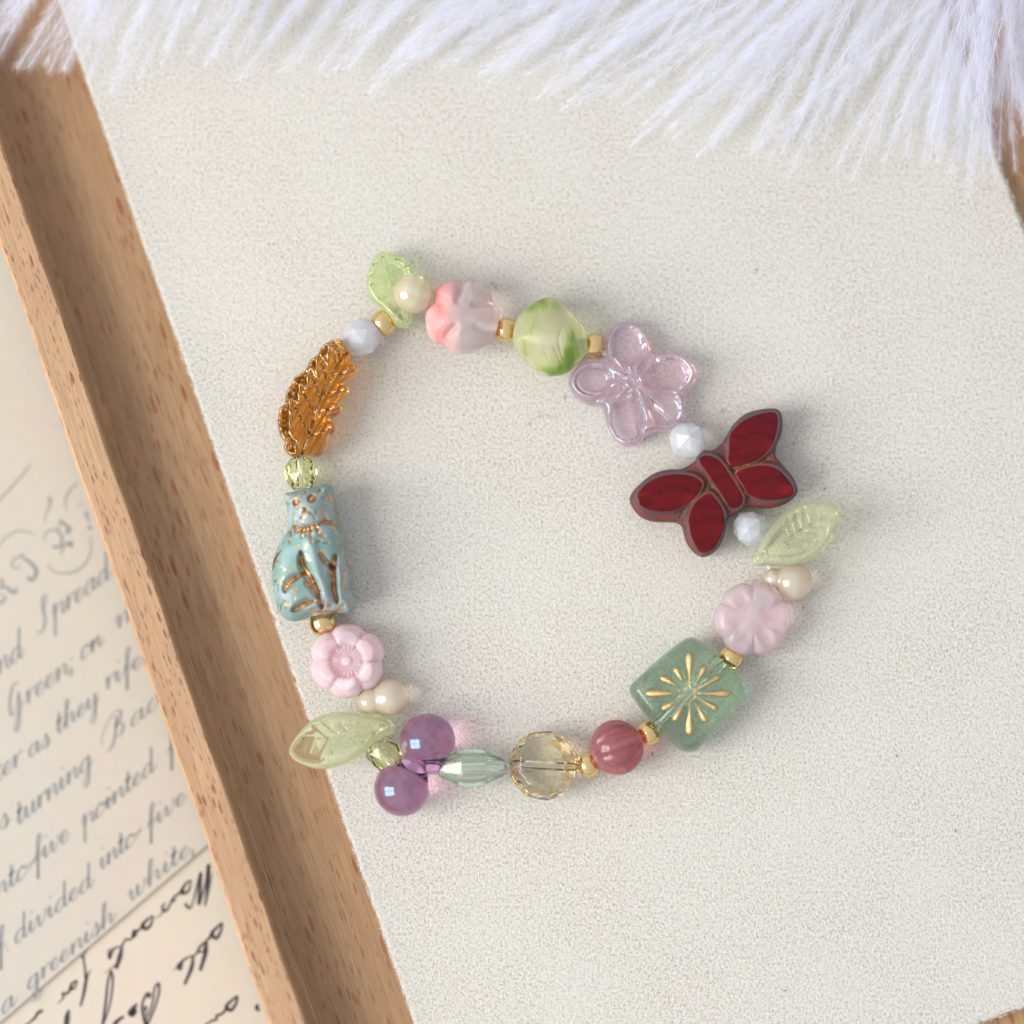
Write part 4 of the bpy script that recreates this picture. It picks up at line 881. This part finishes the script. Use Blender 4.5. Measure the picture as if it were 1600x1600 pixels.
# amber oak leaf
al = Z(Z8c, [(770, 190), (830, 195), (880, 290), (925, 350), (920, 410), (970, 450), (972, 510), (920, 570), (850, 615), (890, 660), (885, 720), (830, 770), (770, 795), (825, 840), (815, 890), (760, 930), (710, 965), (765, 1010), (762, 1070), (710, 1120), (690, 1200), (640, 1290), (560, 1325), (460, 1300), (380, 1325), (300, 1290), (265, 1230), (275, 1180), (225, 1100), (205, 1000), (225, 850), (275, 805), (285, 700), (340, 620), (375, 545), (470, 490), (520, 390), (590, 340), (640, 250), (700, 215)])
amid = Z(Z8c, [(880, 340), (790, 460), (700, 610), (640, 740), (590, 880), (545, 1030), (510, 1130), (450, 1290)])
av = [Z(Z8c, v) for v in ([(770, 545), (850, 530), (950, 500)], [(665, 725), (770, 710), (880, 685)], [(605, 895), (700, 880), (805, 850)], [(520, 1130), (620, 1100), (725, 1050)], [(775, 430), (768, 360), (772, 285)], [(685, 585), (665, 500), (635, 430)], [(610, 745), (590, 660), (550, 565)], [(560, 905), (520, 810), (460, 710)], [(515, 1090), (450, 980), (385, 860)], [(820, 400), (800, 330), (785, 290)])]
aside = Z(Z8c, [(770, 190), (830, 195), (880, 290), (925, 350), (870, 330), (800, 270), (725, 275), (712, 360), (705, 480), (650, 400), (612, 350), (605, 470), (610, 600), (570, 560), (535, 500), (515, 600), (512, 705), (470, 680), (440, 650), (435, 750), (432, 850), (380, 800), (345, 790), (350, 920), (345, 1080), (380, 1150), (415, 1170), (400, 1230), (400, 1325), (300, 1290), (265, 1230), (275, 1180), (225, 1100), (205, 1000), (225, 850), (275, 805), (285, 700), (340, 620), (375, 545), (470, 490), (520, 390), (590, 340), (640, 250), (700, 215)])
def adist(V):
    s = dist_poly(V, aside, True); return np.where(inside(V, aside), s, -s)
def afeat(V, d):
    s = adist(V); h = -.16*sm(s, -1, 16)-.045*(1-sm(np.abs(s+.5), 0, 2.5))
    h = h-.05*groove(V, amid, 4)
    for v in av: h = h-.035*groove(V, v, 3)
    q = V@np.array([.45, -.89]); return h+.02*np.sin(q*.42)*sm(s, 0, 6)+.018*np.sin(V[:, 0]*.5+V[:, 1]*.3)*(s < 0)
def agold(V, d):
    g = np.maximum(groove(V, amid, 4.2), np.max([groove(V, v, 3.1) for v in av], axis=0))*1.05
    s = adist(V); g2 = .52*sm(s, -.5, 1.5)+.25*(1-sm(np.abs(s), 0, 2)); return np.maximum(g, g2)
relief('amber_leaf_bead', al, m_amber, .31, .22, .2, 7, afeat, None, 1.4, 4, br, 'amber lobed leaf bead with gold washed veins and edge', {'gold': agold}, zfun=lambda V: .0009*(V[:, 0]-495))

# cat
co_ = np.vstack([Z(CatT, [(370, 305), (460, 285), (560, 262), (700, 225), (850, 200), (960, 165), (1060, 160), (1105, 210), (1120, 330), (1150, 480), (1170, 640), (1190, 800), (1225, 930), (1290, 1060)]),
   Z(CatB, [(1310, 90), (1305, 200), (1350, 330), (1380, 480), (1370, 640), (1395, 750), (1450, 840), (1465, 930), (1430, 1020), (1350, 1080), (1240, 1075), (1150, 1080), (1040, 1100), (900, 1105), (760, 1135), (620, 1190), (470, 1210), (350, 1160), (260, 1070), (215, 940), (180, 780), (155, 600), (150, 420), (165, 260), (210, 120)]),
   Z(CatT, [(240, 1150), (310, 1010), (390, 900), (405, 800), (390, 650), (385, 520), (350, 420), (335, 340)])])
ct_ = lambda p: Z(CatT, p); cb_ = lambda p: Z(CatB, p)
catg = [(cb_([(630, 150), (640, 300), (700, 430), (790, 580), (860, 720), (900, 860), (940, 1010)]), 6.5, .10), (cb_([(680, 480), (560, 540), (460, 610), (400, 690), (380, 760)]), 6, .08), (cb_([(490, 1050), (600, 1000), (720, 930), (830, 900)]), 5.5, .08),
        (cb_([(925, 180), (980, 250), (1060, 340), (1110, 400)]), 4.5, .06), (cb_([(1155, 190), (1140, 300), (1120, 400), (1130, 560), (1130, 700), (1160, 830), (1185, 920)]), 6, .10), (cb_([(690, 620), (740, 660), (800, 700)]), 3.2, .04),
        (ct_([(630, 740), (680, 660), (715, 610), (770, 640), (820, 680)]), 2.6, .035), (ct_([(680, 580), (715, 590)]), 2.6, .02), (ct_([(1060, 310), (1080, 400), (1100, 450)]), 5, .02), (ct_([(910, 290), (930, 300)]), 3.4, .02),
        (cb_([(320, 100), (240, 200), (190, 320), (175, 420)]), 3, .02), (cb_([(1310, 280), (1350, 400), (1350, 480)]), 2.2, .03), (cb_([(1290, 420), (1300, 560), (1310, 690)]), 2.6, .03), (cb_([(1290, 710), (1390, 710)]), 2.6, .03), (cb_([(1240, 90), (1270, 190)]), 2.6, .02),
        (cb_([(760, 1090), (860, 1060), (1000, 1060), (1130, 1070), (1230, 1000)]), 3, .03), (cb_([(960, 1020), (985, 920), (990, 860)]), 1.8, .02), (cb_([(300, 1060), (310, 980), (350, 915), (420, 950), (460, 985)]), 1.7, .015), (cb_([(1270, 960), (1300, 970)]), 2.2, .02), (cb_([(1050, 960), (1100, 970)]), 2.5, .02),
        (ct_([(470, 830), (540, 860), (650, 890), (760, 880), (850, 850), (960, 800), (1060, 780), (1170, 790)]), 4.2, .045)]
for x0, y0, x1, y1, w_ in [(460, 900, 460, 1010, 3), (415, 900, 420, 960, 2), (520, 880, 530, 980, 2.2), (580, 880, 580, 960, 2.2), (655, 900, 645, 1030, 3), (715, 890, 705, 1020, 2.2), (770, 870, 800, 1120, 3.2), (870, 870, 900, 960, 3), (900, 980, 1000, 1010, 2.6), (990, 700, 1000, 780, 4.5), (1090, 790, 1110, 850, 4.5), (1160, 760, 1170, 850, 4), (970, 400, 975, 430, 2.4), (960, 505, 995, 490, 1.8), (995, 540, 1020, 530, 1.8), (920, 605, 1010, 600, 1.6), (965, 660, 1015, 655, 2), (930, 700, 1030, 720, 2.6), (890, 600, 860, 680, 1.6), (830, 710, 865, 760, 1.6), (680, 270, 710, 350, 1.6), (820, 220, 940, 190, 2.2), (400, 320, 430, 360, 2.6), (380, 440, 400, 500, 2.2), (430, 1060, 470, 1120, 2.2), (850, 1110, 960, 1080, 1.6), (970, 1110, 1070, 1105, 1.8), (1220, 1060, 1270, 1180, 2.4), (1170, 1090, 1190, 1130, 1.5), (570, 560, 575, 600, 1.5), (550, 640, 545, 760, 1.2), (1085, 640, 1095, 740, 1.6), (1140, 500, 1150, 600, 1.5), (1080, 950, 1170, 940, 1.8)]:
    catg.append((ct_([(x0, y0), ((x0+x1)/2+4, (y0+y1)/2), (x1, y1)]), w_, .02))
eyes = [(ct_([(555, 478)])[0], 6.6), (ct_([(800, 430)])[0], 7.6)]
def cfeat(V, d):
    h = np.zeros(len(V)); g = lambda c0, r, a: a*np.exp(-(((V-c0)**2).sum(1))/(2*r*r))
    h += g(ct_([(740, 520)])[0], 24, .11)+g(ct_([(730, 690)])[0], 12, .045)+g(ct_([(1040, 230)])[0], 8, .05)+g(cb_([(560, 780)])[0], 20, .05)+g(cb_([(1350, 930)])[0], 10, .0)
    h += .05*groove(V, cb_([(780, 0), (850, 300), (930, 600), (1020, 900)]), 14)+.03*groove(V, cb_([(1200, 400), (1230, 800)]), 8)
    h += g(cb_([(760, 60)])[0], 26, .05)
    for p, w_, dp in catg: h = h-dp*1.15*tgroove(V, p, w_*1.6)
    h = h-.03*groove(V, ct_([(430, 840), (700, 900), (900, 860), (1170, 760)]), 9)
    for c0, r in eyes:
        rr = np.linalg.norm(V-c0, axis=1); h = h-.05*(1-sm(rr, r*.75, r))+.055*(1-sm(rr, r*.3, r*.6))-.03*(1-sm(rr, 0, r*.25))
    return h
def cgold(V, d):
    g = np.max([tgroove(V, p, w_*1.1) for p, w_, _ in catg], axis=0)
    for c0, r in eyes: g = np.maximum(g, 1-sm(np.linalg.norm(V-c0, axis=1), r*.9, r*1.1))
    return g*1.05
relief('turquoise_cat_bead', co_, m_cat, .36, .30, .3, 30, cfeat, None, 1.15, 4, br, 'turquoise sitting cat bead with bronze wash in its grooves', {'gold': cgold})
